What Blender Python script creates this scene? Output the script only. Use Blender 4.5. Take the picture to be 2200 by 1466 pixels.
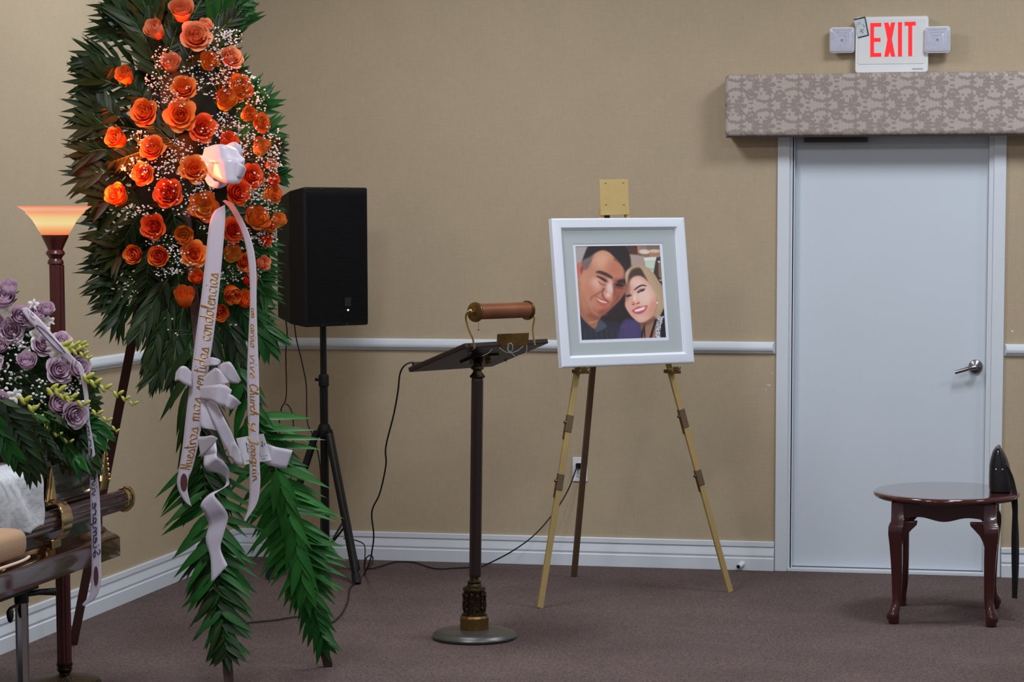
import bpy, bmesh, math, random
import numpy as np
from mathutils import Vector, Matrix
random.seed(7)
for o in list(bpy.data.objects): bpy.data.objects.remove(o)
SC = bpy.context.scene
COL = SC.collection

# ------------------------------------------------------------------ camera
CP = Vector((3.9658, -11.5472, 1.6722)); YAW, PITCH, ROLL = -.2020, .0929, -.0010
FPX, PPX, PPY = 5289.14, 1187.88, 959.2
def cam_axes():
    cy, sy, cp, sp, cr, sr = math.cos(YAW), math.sin(YAW), math.cos(PITCH), math.sin(PITCH), math.cos(ROLL), math.sin(ROLL)
    f = Vector((sy*cp, cy*cp, -sp)); r = Vector((cy, -sy, 0)); u = r.cross(f)
    return r*cr+u*sr, u*cr-r*sr, f
CR, CU, CF = cam_axes()
cam = bpy.data.objects.new('camera', bpy.data.cameras.new('camera')); COL.objects.link(cam)
M = Matrix((CR, CU, -CF)).transposed().to_4x4(); M.translation = CP
cam.matrix_world = M
cam.data.sensor_fit = 'HORIZONTAL'; cam.data.sensor_width = 36
cam.data.lens = FPX/2200*36
cam.data.shift_x = (1100-PPX)/2200; cam.data.shift_y = (PPY-733)/2200
cam.data.clip_end = 100
SC.camera = cam
def ray(x, y): return CF+CR*((x-PPX)/FPX)-CU*((y-PPY)/FPX)
def P(x, y, Y):
    d = ray(x, y); return CP+d*((Y-CP.y)/d.y)
def PZ(x, y, z=0.):
    d = ray(x, y); return CP+d*((z-CP.z)/d.z)
def PX(x, y, X):
    d = ray(x, y); return CP+d*((X-CP.x)/d.x)

# ------------------------------------------------------------------ light
SC.view_settings.view_transform = 'Standard'; SC.view_settings.look = 'None'
SC.view_settings.gamma = 1; SC.view_settings.use_curve_mapping = False
SC.view_settings.exposure = -.22
w = bpy.data.worlds.new('world'); SC.world = w; w.use_nodes = True
w.node_tree.nodes['Background'].inputs[0].default_value = (.80, .90, 1.0, 1)
w.node_tree.nodes['Background'].inputs[1].default_value = .32
def area(name, loc, sx, sy, power, col):
    l = bpy.data.lights.new(name, 'AREA'); l.shape = 'RECTANGLE'; l.size = sx; l.size_y = sy
    l.energy = power; l.color = col
    o = bpy.data.objects.new(name, l); COL.objects.link(o); o.location = loc
    return o
LC = (.86, .93, 1.0)
for p_, e_ in (((1.35, -2.1, 3.54), 62), ((4.1, -1.9, 3.54), 66), ((6.6, -2.1, 3.54), 40), ((1.3, -5.0, 3.54), 66), ((4.3, -5.2, 3.54), 56), ((4.0, -9.4, 3.54), 80), ((1.2, -9.0, 3.54), 40)):
    area('ceiling_light', p_, .6, .9, e_, LC)

# ------------------------------------------------------------------ materials
def S(c):
    return tuple(((v/255)/12.92 if v/255 <= .04045 else ((v/255+.055)/1.055)**2.4) for v in c)
def mat(name, col, rough=.5, metal=0., noise=0., nscale=20., bump=0., bscale=200., coat=0., trans=0., sheen=0., emis=None, estr=0., spec=None, stretch=(1, 1, 1)):
    m = bpy.data.materials.new(name); m.use_nodes = True
    nt = m.node_tree; b = nt.nodes['Principled BSDF']
    c = S(col); b.inputs['Base Color'].default_value = (*c, 1)
    b.inputs['Roughness'].default_value = rough; b.inputs['Metallic'].default_value = metal
    if coat: b.inputs['Coat Weight'].default_value = coat; b.inputs['Coat Roughness'].default_value = .06
    if trans: b.inputs['Transmission Weight'].default_value = trans
    if sheen: b.inputs['Sheen Weight'].default_value = sheen
    if spec is not None: b.inputs['Specular IOR Level'].default_value = spec
    if emis: b.inputs['Emission Color'].default_value = (*S(emis), 1); b.inputs['Emission Strength'].default_value = estr
    if noise or bump:
        tc = nt.nodes.new('ShaderNodeTexCoord'); mp = nt.nodes.new('ShaderNodeMapping')
        nt.links.new(tc.outputs['Object'], mp.inputs[0]); mp.inputs['Scale'].default_value = stretch
    if noise:
        n = nt.nodes.new('ShaderNodeTexNoise'); n.inputs['Scale'].default_value = nscale; n.inputs['Detail'].default_value = 4
        nt.links.new(mp.outputs[0], n.inputs['Vector'])
        mx = nt.nodes.new('ShaderNodeMix'); mx.data_type = 'RGBA'
        mx.inputs[6].default_value = (*[v*(1-noise) for v in c], 1); mx.inputs[7].default_value = (*[min(1, v*(1+noise)) for v in c], 1)
        nt.links.new(n.outputs['Fac'], mx.inputs[0]); nt.links.new(mx.outputs[2], b.inputs['Base Color'])
    if bump:
        n2 = nt.nodes.new('ShaderNodeTexNoise'); n2.inputs['Scale'].default_value = bscale; n2.inputs['Detail'].default_value = 3
        nt.links.new(mp.outputs[0], n2.inputs['Vector'])
        bp = nt.nodes.new('ShaderNodeBump'); bp.inputs['Strength'].default_value = bump; bp.inputs['Distance'].default_value = .004
        nt.links.new(n2.outputs['Fac'], bp.inputs['Height']); nt.links.new(bp.outputs[0], b.inputs['Normal'])
    return m
def wallmat():
    m = mat('linen_wallpaper', (178, 159, 132), .75, noise=.05, nscale=5)
    nt = m.node_tree; b = nt.nodes['Principled BSDF']; tc = nt.nodes.new('ShaderNodeTexCoord')
    bps = None
    prev = b.inputs['Base Color'].links[0].from_socket
    for sc in ((260, 260, 28), (28, 28, 300)):
        mp = nt.nodes.new('ShaderNodeMapping'); mp.inputs['Scale'].default_value = sc
        n = nt.nodes.new('ShaderNodeTexNoise'); n.inputs['Scale'].default_value = 1; n.inputs['Detail'].default_value = 3
        nt.links.new(tc.outputs['Object'], mp.inputs[0]); nt.links.new(mp.outputs[0], n.inputs['Vector'])
        mx = nt.nodes.new('ShaderNodeMix'); mx.data_type = 'RGBA'; mx.blend_type = 'OVERLAY'; mx.inputs[0].default_value = .09
        nt.links.new(prev, mx.inputs[6]); nt.links.new(n.outputs['Fac'], mx.inputs[7]); prev = mx.outputs[2]
    nt.links.new(prev, b.inputs['Base Color'])
    return m
def carpetmat():
    m = mat('brown_loop_carpet', (98, 78, 76), .95, spec=.1)
    nt = m.node_tree; b = nt.nodes['Principled BSDF']; tc = nt.nodes.new('ShaderNodeTexCoord')
    cols = [(S((50, 40, 40)), S((142, 122, 118)))]
    n = nt.nodes.new('ShaderNodeTexNoise'); n.inputs['Scale'].default_value = 150; n.inputs['Detail'].default_value = 6; n.inputs['Roughness'].default_value = .75
    mp = nt.nodes.new('ShaderNodeMapping'); mp.inputs['Scale'].default_value = (.75, 1.2, 1)
    nt.links.new(tc.outputs['Object'], mp.inputs[0]); nt.links.new(mp.outputs[0], n.inputs['Vector'])
    r = nt.nodes.new('ShaderNodeValToRGB'); r.color_ramp.elements[0].position = .34; r.color_ramp.elements[1].position = .66
    r.color_ramp.elements[0].color = (*cols[0][0], 1); r.color_ramp.elements[1].color = (*cols[0][1], 1)
    nt.links.new(n.outputs['Fac'], r.inputs[0])
    n3 = nt.nodes.new('ShaderNodeTexNoise'); n3.inputs['Scale'].default_value = 2.2; n3.inputs['Detail'].default_value = 5
    nt.links.new(tc.outputs['Object'], n3.inputs['Vector'])
    mx = nt.nodes.new('ShaderNodeMix'); mx.data_type = 'RGBA'; mx.blend_type = 'MULTIPLY'; mx.inputs[0].default_value = .45
    nt.links.new(r.outputs[0], mx.inputs[6]); nt.links.new(n3.outputs['Fac'], mx.inputs[7]); nt.links.new(mx.outputs[2], b.inputs['Base Color'])
    bp = nt.nodes.new('ShaderNodeBump'); bp.inputs['Strength'].default_value = .6; bp.inputs['Distance'].default_value = .004
    nt.links.new(n.outputs['Fac'], bp.inputs['Height']); nt.links.new(bp.outputs[0], b.inputs['Normal'])
    return m
def attrmat(name, attr, c0, c1, rough=.5, r1=None, mid=None, pos=None, sheen=0, trans=0, spec=None):
    m = mat(name, c0, rough, sheen=sheen, spec=spec); nt = m.node_tree; b = nt.nodes['Principled BSDF']
    a = nt.nodes.new('ShaderNodeAttribute'); a.attribute_name = attr
    r = nt.nodes.new('ShaderNodeValToRGB'); e = r.color_ramp.elements
    e[0].color = (*S(c0), 1); e[1].color = (*S(c1), 1)
    if pos: e[0].position, e[1].position = pos[0], pos[-1]
    if mid: k = e.new(pos[1]); k.color = (*S(mid), 1)
    nt.links.new(a.outputs['Fac'], r.inputs[0]); nt.links.new(r.outputs[0], b.inputs['Base Color'])
    if r1 is not None:
        mr = nt.nodes.new('ShaderNodeMapRange'); mr.inputs[3].default_value = rough; mr.inputs[4].default_value = r1
        nt.links.new(a.outputs['Fac'], mr.inputs[0]); nt.links.new(mr.outputs[0], b.inputs['Roughness'])
    if trans:
        tr = nt.nodes.new('ShaderNodeBsdfTranslucent'); ms = nt.nodes.new('ShaderNodeMixShader'); ms.inputs[0].default_value = trans
        nt.links.new(r.outputs[0], tr.inputs[0]); nt.links.new(b.outputs[0], ms.inputs[1]); nt.links.new(tr.outputs[0], ms.inputs[2])
        nt.links.new(ms.outputs[0], nt.nodes['Material Output'].inputs[0])
    return m
WALL = wallmat(); CARPET = carpetmat()
WHITE = mat('white_gloss_paint', (214, 219, 226), .35, noise=.03, nscale=12)
DOORW = mat('white_door_paint', (205, 213, 222), .45, noise=.03, nscale=4)
CEIL = mat('ceiling_tile', (205, 205, 200), .9)
MAHOG = mat('mahogany_gloss', (60, 14, 12), .22, noise=.25, nscale=14, coat=.6, stretch=(1, 1, .2))
MAHOG2 = mat('dark_cherry_wood', (74, 22, 18), .35, noise=.3, nscale=16, coat=.3, stretch=(1, 1, .15))
DARKW = mat('dark_walnut', (38, 19, 18), .42, noise=.3, nscale=14, stretch=(1, 1, .15))
BLACKP = mat('black_plastic', (9, 9, 10), .6, spec=.25, bump=.3, bscale=500)
GRILL = mat('black_grille', (6, 6, 8), .7, spec=.2)
BLACKM = mat('black_metal', (14, 14, 16), .35, metal=.3)
RUBBER = mat('black_rubber', (10, 10, 11), .6)
BRASS = mat('satin_brass', (190, 158, 96), .38, metal=.75, noise=.12, nscale=25)
BRASSD = mat('aged_brass', (120, 92, 52), .35, metal=.85, noise=.4, nscale=60)
BRASSB = mat('brushed_brass_light', (186, 158, 102), .5, metal=.4, noise=.08, nscale=40)
BRASSK = mat('tarnished_brass', (120, 98, 76), .45, metal=.6, noise=.15, nscale=12)
COPPER = mat('worn_copper', (150, 96, 68), .42, metal=.75, noise=.3, nscale=14)
BRONZE = mat('antique_bronze', (66, 54, 36), .32, metal=.9, noise=.5, nscale=70, bump=1.0, bscale=150)
GUN = mat('grey_bronze', (96, 94, 92), .38, metal=.7, noise=.25, nscale=14)
CHROME = mat('chrome', (190, 190, 195), .12, metal=1.)
STEEL = mat('brushed_nickel', (150, 148, 148), .22, metal=1.)
GOLD = mat('polished_gold', (226, 190, 132), .14, metal=1.)
ROSEWOODC = mat('polished_casket_wood', (64, 25, 17), .16, noise=.22, nscale=5, coat=1., stretch=(1, .3, 1))
CASKD = mat('casket_dark_wood', (40, 22, 22), .2, noise=.2, nscale=5, coat=.8)
SATIN = mat('white_satin', (204, 196, 210), .32, sheen=.4, bump=.15, bscale=60)
RIBB = mat('sheer_white_ribbon', (206, 194, 208), .42, sheen=.3, bump=.25, bscale=300)
GOLDINK = mat('gold_glitter', (196, 146, 58), .35, metal=.6, noise=.6, nscale=400)
NAVY = mat('navy_ink', (52, 42, 84), .5)
MAROON = mat('maroon_seal', (92, 52, 52), .6)
VELVET = mat('white_crushed_velvet', (214, 216, 220), .7, sheen=.5, noise=.14, nscale=26, bump=2.5, bscale=34)
TWEED = mat('beige_tweed', (168, 134, 104), .9, noise=.15, nscale=300, bump=.4, bscale=500)
LENS = mat('clear_lens', (190, 190, 206), .16, noise=.16, nscale=60, coat=.6)
PLASW = mat('off_white_plastic', (226, 226, 228), .45)
EXITR = mat('lit_red_letter', (110, 8, 10), .5, emis=(255, 34, 42), estr=1.05)
PINKE = mat('pale_letter_edge', (246, 206, 202), .5)
PAPER = mat('white_card', (232, 230, 238), .6)
INK = mat('dark_ink', (40, 44, 62), .6)
LEATHER = mat('black_leather', (22, 20, 24), .32, bump=.4, bscale=300)
MATG = mat('grey_green_mat_board', (176, 184, 184), .85, noise=.02, nscale=200)
FRAMEW = mat('white_frame_lacquer', (222, 226, 236), .35)
STEM = mat('flower_stem', (70, 105, 50), .6)
GYPS = mat('white_tiny_blossom', (240, 236, 232), .7)
FOAM = mat('dark_green_foam', (14, 28, 16), .9)
def leafmat(name, c, c2, rough=.4):
    m = attrmat(name, 'lf', c, c2, rough, trans=.2, spec=.28)
    return m
LEAF_D = leafmat('palm_leaf_dark', (24, 40, 16), (46, 68, 28), .45)
LEAF_M = leafmat('palm_leaf_green', (14, 62, 22), (44, 108, 42), .4)
LEAF_L = leafmat('palm_leaf_bright', (24, 78, 28), (60, 130, 54), .4)
def rosemat(name, c0, c1, mid=None, p=(0., .6, 1.)):
    return attrmat(name, 'pt', c0, c1, .55, mid=mid, pos=p if mid else (p[0], p[-1]), sheen=.0, trans=.22, spec=.25)
ROSES = dict(
    peach=rosemat('peach_petals', (226, 100, 48), (250, 172, 126), (246, 144, 90)),
    orange=rosemat('orange_petals', (226, 82, 10), (252, 146, 70), (250, 118, 30)),
    red=rosemat('red_orange_petals', (216, 54, 8), (246, 104, 50), (244, 84, 20)),
    yellow=rosemat('yellow_red_petals', (246, 190, 60), (208, 50, 30), (246, 150, 50), (0., .74, 1.)),
    cream=rosemat('cream_petals', (240, 200, 90), (214, 84, 40), (244, 192, 86)),
    lav=rosemat('lavender_petals', (168, 132, 150), (230, 208, 222), (212, 182, 202)),
    orchid=rosemat('white_orchid_petals', (214, 208, 140), (244, 240, 244), (240, 232, 236)))
BUD = mat('yellow_green_bud', (172, 172, 70), .5)

# ------------------------------------------------------------------ mesh helpers
class MB:
    def __init__(s): s.v = []; s.f = []; s.a = None
    def add(s, vs, fs, av=None):
        n = len(s.v); s.v += [Vector(v) for v in vs]; s.f += [tuple(i+n for i in f) for f in fs]
        if av is not None:
            if s.a is None: s.a = [0.]*n
            s.a += list(av)
        elif s.a is not None: s.a += [0.]*len(vs)
        return s
    def box(s, a, b, mx=None):
        x0, y0, z0 = a; x1, y1, z1 = b
        v = [Vector(p) for p in ((x0, y0, z0), (x1, y0, z0), (x1, y1, z0), (x0, y1, z0), (x0, y0, z1), (x1, y0, z1), (x1, y1, z1), (x0, y1, z1))]
        if mx is not None: v = [mx @ p for p in v]
        return s.add(v, [(0, 3, 2, 1), (4, 5, 6, 7), (0, 1, 5, 4), (1, 2, 6, 5), (2, 3, 7, 6), (3, 0, 4, 7)])
    def tube(s, pts, r, n=8, cap=True):
        pts = [Vector(p) for p in pts]
        if not hasattr(r, '__len__'): r = [r]*len(pts)
        vs = []; fs = []; prev = None
        for i, p in enumerate(pts):
            d = (pts[min(i+1, len(pts)-1)]-pts[max(i-1, 0)])
            d = d.normalized() if d.length > 1e-9 else Vector((0, 0, 1))
            if prev is None:
                a = Vector((1, 0, 0)) if abs(d.x) < .9 else Vector((0, 1, 0)); u = d.cross(a).normalized()
            else:
                u = (prev-d*prev.dot(d)); u = u.normalized() if u.length > 1e-6 else d.orthogonal().normalized()
            prev = u; w_ = d.cross(u)
            for k in range(n):
                t = 2*math.pi*k/n; vs.append(p+(u*math.cos(t)+w_*math.sin(t))*r[i])
        for i in range(len(pts)-1):
            for k in range(n): fs.append((i*n+k, i*n+(k+1) % n, (i+1)*n+(k+1) % n, (i+1)*n+k))
        if cap: fs.append(tuple(reversed(range(n)))); fs.append(tuple(range((len(pts)-1)*n, len(pts)*n)))
        return s.add(vs, fs)
    def lathe(s, prof, o=(0, 0, 0), n=28, mx=None, flute=0, fd=0.):
        vs = []; fs = []; o = Vector(o)
        for (r, z) in prof:
            for k in range(n):
                t = 2*math.pi*k/n; rr = r*(1-fd*(.5+.5*math.cos(flute*t))) if flute else r
                q = Vector((rr*math.cos(t), rr*math.sin(t), z))
                if mx is not None: q = mx @ q
                vs.append(q+o)
        for i in range(len(prof)-1):
            for k in range(n): fs.append((i*n+k, i*n+(k+1) % n, (i+1)*n+(k+1) % n, (i+1)*n+k))
        fs.append(tuple(reversed(range(n)))); fs.append(tuple(range((len(prof)-1)*n, len(prof)*n)))
        return s.add(vs, fs)
    def loft(s, rings, closed=True, cap=True):
        n = len(rings[0]); vs = [p for r in rings for p in r]; fs = []
        for i in range(len(rings)-1):
            for k in range(n if closed else n-1): fs.append((i*n+k, i*n+(k+1) % n, (i+1)*n+(k+1) % n, (i+1)*n+k))
        if cap and closed: fs.append(tuple(reversed(range(n)))); fs.append(tuple(range((len(rings)-1)*n, len(rings)*n)))
        return s.add(vs, fs)
    def prism(s, poly, ext):
        ext = Vector(ext); p = [Vector(q) for q in poly]; n = len(p)
        return s.add(p+[q+ext for q in p], [tuple(range(n)), tuple(reversed(range(n, 2*n)))]+[(i, i+n, (i+1) % n+n, (i+1) % n) for i in range(n)])
    def ball(s, c, r, sub=1, sc=(1, 1, 1), mx=None):
        bm = bmesh.new(); bmesh.ops.create_icosphere(bm, subdivisions=sub, radius=1)
        m_ = Matrix.Diagonal((*[r*k for k in sc], 1))
        if mx is not None: m_ = mx @ m_
        vs = [m_ @ v.co+Vector(c) for v in bm.verts]; fs = [tuple(v.index for v in f.verts) for f in bm.faces]; bm.free()
        return s.add(vs, fs)
    def grid(s, fn, nu, nv, attr=None):
        vs = []; av = []
        for i in range(nu+1):
            for j in range(nv+1):
                vs.append(fn(i/nu, j/nv)); av.append(attr(i/nu, j/nv) if attr else 0.)
        fs = [(i*(nv+1)+j, (i+1)*(nv+1)+j, (i+1)*(nv+1)+j+1, i*(nv+1)+j+1) for i in range(nu) for j in range(nv)]
        return s.add(vs, fs, av if attr else None)
    def mesh(s, name, m, origin=None, smooth=True, attr='pt'):
        me = bpy.data.meshes.new(name)
        o = origin or Vector((0, 0, 0))
        me.from_pydata([tuple(v-o) for v in s.v], [], s.f); me.materials.append(m)
        if s.a is not None:
            at = me.attributes.new(attr, 'FLOAT', 'POINT'); at.data.foreach_set('value', s.a)
        if smooth:
            me.shade_smooth()
        me.update()
        return me
    def build(s, name, m, parent=None, smooth=True, bevel=0., angle=40, solid=0., sub=0, attr='pt', fix=True):
        org = WORG.get(parent.name, Vector((0, 0, 0))) if parent else (sum(s.v, Vector())/max(1, len(s.v)))
        if fix and s.a is None:
            me0 = bpy.data.meshes.new('t'); 
        me = s.mesh(name, m, org, smooth, attr)
        if fix:
            bm = bmesh.new(); bm.from_mesh(me); bmesh.ops.recalc_face_normals(bm, faces=bm.faces); bm.to_mesh(me); bm.free()
        o = bpy.data.objects.new(name, me); COL.objects.link(o)
        if parent: o.parent = parent
        else: o.location = org
        WORG[o.name] = org
        if bevel:
            b = o.modifiers.new('bevel', 'BEVEL'); b.width = bevel; b.segments = 2; b.limit_method = 'ANGLE'; b.angle_limit = math.radians(35)
        if solid:
            q = o.modifiers.new('solid', 'SOLIDIFY'); q.thickness = solid; q.offset = 0
        if sub:
            q = o.modifiers.new('sub', 'SUBSURF'); q.levels = q.render_levels = sub
        if smooth and angle < 180 :
            try: me.set_sharp_from_angle(angle=math.radians(angle))
            except Exception: pass
        return o
WORG = {}
def thing(name, label, cat, loc, group=None):
    o = bpy.data.objects.new(name, None); COL.objects.link(o); o.location = loc
    o.empty_display_size = .05
    WORG[o.name] = Vector(loc); o['label'] = label; o['category'] = cat
    if group: o['group'] = group
    return o
def tag(o, label, cat, group=None):
    o['label'] = label; o['category'] = cat
    if group: o['group'] = group
    return o
def struct(o): o['kind'] = 'structure'; return o
def stuff(o): o['kind'] = 'stuff'; return o
def spline(pts, n=8):
    pts = [Vector(p) for p in pts]; out = []
    for i in range(len(pts)-1):
        p0 = pts[max(i-1, 0)]; p1 = pts[i]; p2 = pts[i+1]; p3 = pts[min(i+2, len(pts)-1)]
        for k in range(n):
            t = k/n; out.append(.5*((2*p1)+(p2-p0)*t+(2*p0-5*p1+4*p2-p3)*t*t+(3*p1-p0-3*p2+p3)*t*t*t))
    out.append(pts[-1]); return out
def frame_to(zax, up=Vector((0, 0, 1)), roll=0.):
    z = Vector(zax).normalized(); x = up.cross(z)
    if x.length < 1e-4: x = Vector((1, 0, 0)).cross(z)
    x.normalize(); y = z.cross(x)
    m = Matrix((x, y, z)).transposed().to_4x4()
    return m @ Matrix.Rotation(roll, 4, 'Z')

# ------------------------------------------------------------------ room
struct(MB().box((-.1, -13, -.05), (8, .15, 0)).build('floor', CARPET, smooth=False))
struct(MB().box((-.1, -13, 3.56), (8, .15, 3.6)).build('ceiling', CEIL, smooth=False))
DL, DR = 2.6755, 3.7255
wb = MB().box((-.1, 0, 0), (DL+.04, .12, 3.56)); wb.box((DR-.04, 0, 0), (8, .12, 3.56)); wb.box((DL+.04, 0, 2.13), (DR-.04, .12, 3.56))
wall = struct(wb.build('wall_back', WALL, smooth=False))
struct(MB().box((-.1, -13, 0), (0, 0, 3.56)).build('wall_left', WALL, smooth=False))
# scuffs where the paint has chipped off the wallpaper
for (x, y, w_, h) in ((1653, 828, 8, 3), (1645, 838, 5, 2), (1660, 803, 3, 3), (1172, 610, 3, 3), (2175, 712, 5, 5), (1648, 826, 3, 2)):
    c = P(x, y, -.0006); a = w_/460/2; b = h/460/2
    MB().prism([c+Vector((-a, 0, -b*.4)), c+Vector((a*.6, 0, -b)), c+Vector((a, 0, b*.3)), c+Vector((-a*.3, 0, b))], (0, .0006, 0)).build('paint_chip', WHITE, wall, smooth=False)
BP = [(0, .139), (.010, .139), (.012, .136), (.013, .115), (.008, .110), (.009, .104), (.013, .088), (.016, .072), (.012, .064), (.012, .060), (.018, .057), (.018, 0), (0, 0)]
RP = [(0, 1.086), (.010, 1.086), (.014, 1.083), (.019, 1.079), (.020, 1.076), (.025, 1.062), (.025, 1.052), (.021, 1.044), (.012, 1.041), (.013, 1.037), (.008, 1.034), (.007, 1.030), (0, 1.030)]
def runx(prof, x0, x1, name, m0=0., m1=0.):
    r = [[Vector((x+s_*d, -d, z)) for d, z in prof] for x, s_ in ((x0, m0), (x1, m1))]
    return struct(MB().loft(r).build(name, WHITE, bevel=.0008, angle=30))
runx(BP, 0, DL-.001, 'baseboard_back', 1, -.35); runx(BP, DR+.001, 8, 'baseboard_right', .35)
runx(RP, 0, DL-.004, 'trim_1', 1, -.55); runx(RP, DR+.002, 8, 'trim_3', .55)
def runy(prof, name):
    r = [[Vector((d, y-s_*d, z)) for d, z in prof] for y, s_ in ((-13, 0), (0, 1))]
    return struct(MB().loft(r).build(name, WHITE, bevel=.0008, angle=30))
runy(BP, 'baseboard_left'); runy(RP, 'trim_2')
# door
d = struct(MB().box((DL+.078, .035, .022), (DR-.07, .075, 2.12)).build('door_1', DOORW, smooth=False, bevel=.001))
fr = MB()
fr.box((DL, -.014, 0), (DL+.056, .0, 2.19)); fr.box((DR-.055, -.014, 0), (DR, .0, 2.19)); fr.box((DL+.056, -.014, 2.135), (DR-.055, .0, 2.19))
fr.build('door_casing', WHITE, d, smooth=False, bevel=.002)
jb = MB(); jb.box((DL+.048, 0, 0), (DL+.076, .10, 2.16)); jb.box((DR-.068, 0, 0), (DR-.048, .10, 2.16)); jb.box((DL+.076, 0, 2.12), (DR-.068, .1, 2.16))
jb.box((DL+.068, .0, 0), (DL+.0785, .03, 2.12)); jb.box((DR-.078, .0, 0), (DR-.066, .03, 2.12))
jb.build('door_jamb', WHITE, d, smooth=False, bevel=.0015)
MB().box((DL+.06, -.006, 0), (DR-.06, .08, .016)).build('threshold', WHITE, d, smooth=False, bevel=.002)
MB().box((2.80, -.05, 2.015), (3.09, .034, 2.068)).build('door_closer', mat('dark_bronze_closer', (58, 48, 48), .4), d, smooth=False, bevel=.004)
kc = P(2096, 788, .03)
ry = Matrix.Rotation(math.radians(90), 4, 'X')
kn = MB().lathe([(.002, .0), (.033, .0), (.033, .005), (.030, .010), (.016, .014), (.014, .034), (.013, .040), (.002, .042)], kc+Vector((0, .004, 0)), 32, ry).build('door_handle', STEEL, d, fix=True)
lv = [kc+Vector((0, -.045, 0)), kc+Vector((-.02, -.05, -.003)), kc+Vector((-.05, -.05, -.013)), kc+Vector((-.092, -.046, -.026))]
m_ = MB().tube(spline(lv, 4), [.013, .0125, .0118, .011, .0105, .0100, .0098, .0096, .0094, .0092, .009, .009, .0085][:13], 12)
m_.ball(kc+Vector((0, -.043, 0)), .0125, 2); m_.build('lever', STEEL, kn)

# valance above the door
def damask(u, v):
    # u,v in metres; mirrored acanthus scrolls laid out as a half-drop repeat
    T = .262; H = .190
    u += .0009*math.sin(v*230); v += .0009*math.sin(u*210+.7)
    for (ou, ov) in ((0, 0), (.5, .5)):
        a = (((u/T+ou) % 1)-.5)*T; b = abs((((v/H+ov) % 1)-.5)*H)
        r = math.hypot(a+.052, b-.043); th = math.atan2(b-.043, a+.052)
        if .0155 < r < .0285+.0028*math.cos(9*th) and not (-1.3 < th < -.35): return 1
        if r < .0095: return 1
        if .0085 <= r <= .0165 and -2.2 < th-(r-.0085)*120 < -1.5: return 1
        if -.03 < a < .075:
            cb = .062+.017*math.sin((a+.03)/.105*math.pi)-.010*(a/.07)
            if abs(b-cb) < .0072+.0020*math.sin(a*400): return 1
        r = math.hypot(a-.078, b-.046); th = math.atan2(b-.046, a-.078)
        if .0095 < r < .0195+.0020*math.cos(8*th) and not (2.4 < th < 3.14): return 1
        if r < .0045: return 1
        r = math.hypot(a-.012, b); th = math.atan2(b, a-.012)
        if r < .047*(.42+.58*abs(math.cos(3.5*th))**.7)*(.74+.26*math.cos(th)) and not (r > .012 and abs(math.sin(3.5*th)) > .97): return 1
        r = math.hypot(a+.030, b-.012); th = math.atan2(b-.012, a+.030)
        if r < .022*(.45+.55*abs(math.cos(2.5*th+.6))): return 1
        r = math.hypot(a-.030, b-.034); th = math.atan2(b-.034, a-.030)
        if r < .020*(.45+.55*abs(math.cos(2.5*th-.3))): return 1
        if math.hypot((a+.094)/2.4, b) < .0075 or math.hypot((a-.076)/2.2, b-.012) < .0055: return 1
        r = math.hypot(a+.008, b-.040)
        if r < .0060: return 1
        r = math.hypot(a+.098, b-.022); th = math.atan2(b-.022, a+.098)
        if r < .016*(.5+.5*abs(math.cos(2*th))): return 1
    return 0
V0 = P(1558, 160, -.15); VB = P(1562, 294, -.15)
vx0, vx1, vz0, vz1 = V0.x, 4.75, VB.z, V0.z+.0
vd = .15
vm = MB()
sec = []   # rounded outline in (Y,z), padded front
rr = .022
def vsec(inset):
    out = []
    for cy_, cz, a0, a1 in ((-vd+rr, vz1-rr, 90, 180), (-vd+rr, vz0+rr, 180, 270)):
        for k in range(5):
            t = math.radians(a0+(a1-a0)*k/4); out.append((cy_+(rr-inset)*math.cos(t), cz+(rr-inset)*math.sin(t)))
    return [(0, vz1-inset)]+out+[(0, vz0+inset)]
FAB = attrmat('damask_upholstery', 'pt', (178, 164, 156), (150, 135, 128), .36, r1=.85, sheen=.1)
nx = int((vx1-vx0)/.003)
vth = thing('valance', 'padded taupe damask cornice box mounted above the white door', 'valance', ((vx0+vx1)/2, 0, vz0))
# front face as a fine grid so the woven scrolls stay crisp
zs = [vz0+rr+(vz1-vz0-2*rr)*k/80 for k in range(81)]
prof = []
base = vsec(0)
top_arc = base[1:6]; bot_arc = base[6:11]
prof = [(0, vz1)]+top_arc[:-1]+[(-vd, z) for z in reversed(zs)]+bot_arc[1:]+[(0, vz0)]
arcl = [0]
for i in range(1, len(prof)): arcl.append(arcl[-1]+math.hypot(prof[i][0]-prof[i-1][0], prof[i][1]-prof[i-1][1]))
vv = []; aa = []
xs = [vx0+.002*min(k, 1)+k*(vx1-vx0)/nx for k in range(nx+1)]
for i, x in enumerate(xs):
    e = .5*(max(0, 1-(x-vx0)/.02))**2*.02
    for (y, z), l in zip(prof, arcl):
        vv.append(Vector((x, y+e, z-(e if z > (vz0+vz1)/2 else -e)))); aa.append(float(damask(x, l)))
n_ = len(prof)
ff = [(i*n_+k, i*n_+k+1, (i+1)*n_+k+1, (i+1)*n_+k) for i in range(nx) for k in range(n_-1)]
ff.append(tuple(range(n_)))
mbv = MB(); mbv.add(vv, ff, aa)
vo = mbv.build('fabric_cover', FAB, vth, angle=60)
bpn = FAB.node_tree
nn = bpn.nodes.new('ShaderNodeTexNoise'); nn.inputs['Scale'].default_value = 160; bb_ = bpn.nodes.new('ShaderNodeBump'); bb_.inputs['Strength'].default_value = .35; bb_.inputs['Distance'].default_value = .003
bpn.links.new(nn.outputs['Fac'], bb_.inputs['Height']); bpn.links.new(bb_.outputs[0], bpn.nodes['Principled BSDF'].inputs['Normal'])
MB().box((vx0+.004, -vd+.01, vz0-.004), (vx1, -vd+.022, vz0+.002)).build('backing_edge', DARKW, vth, smooth=False)

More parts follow.
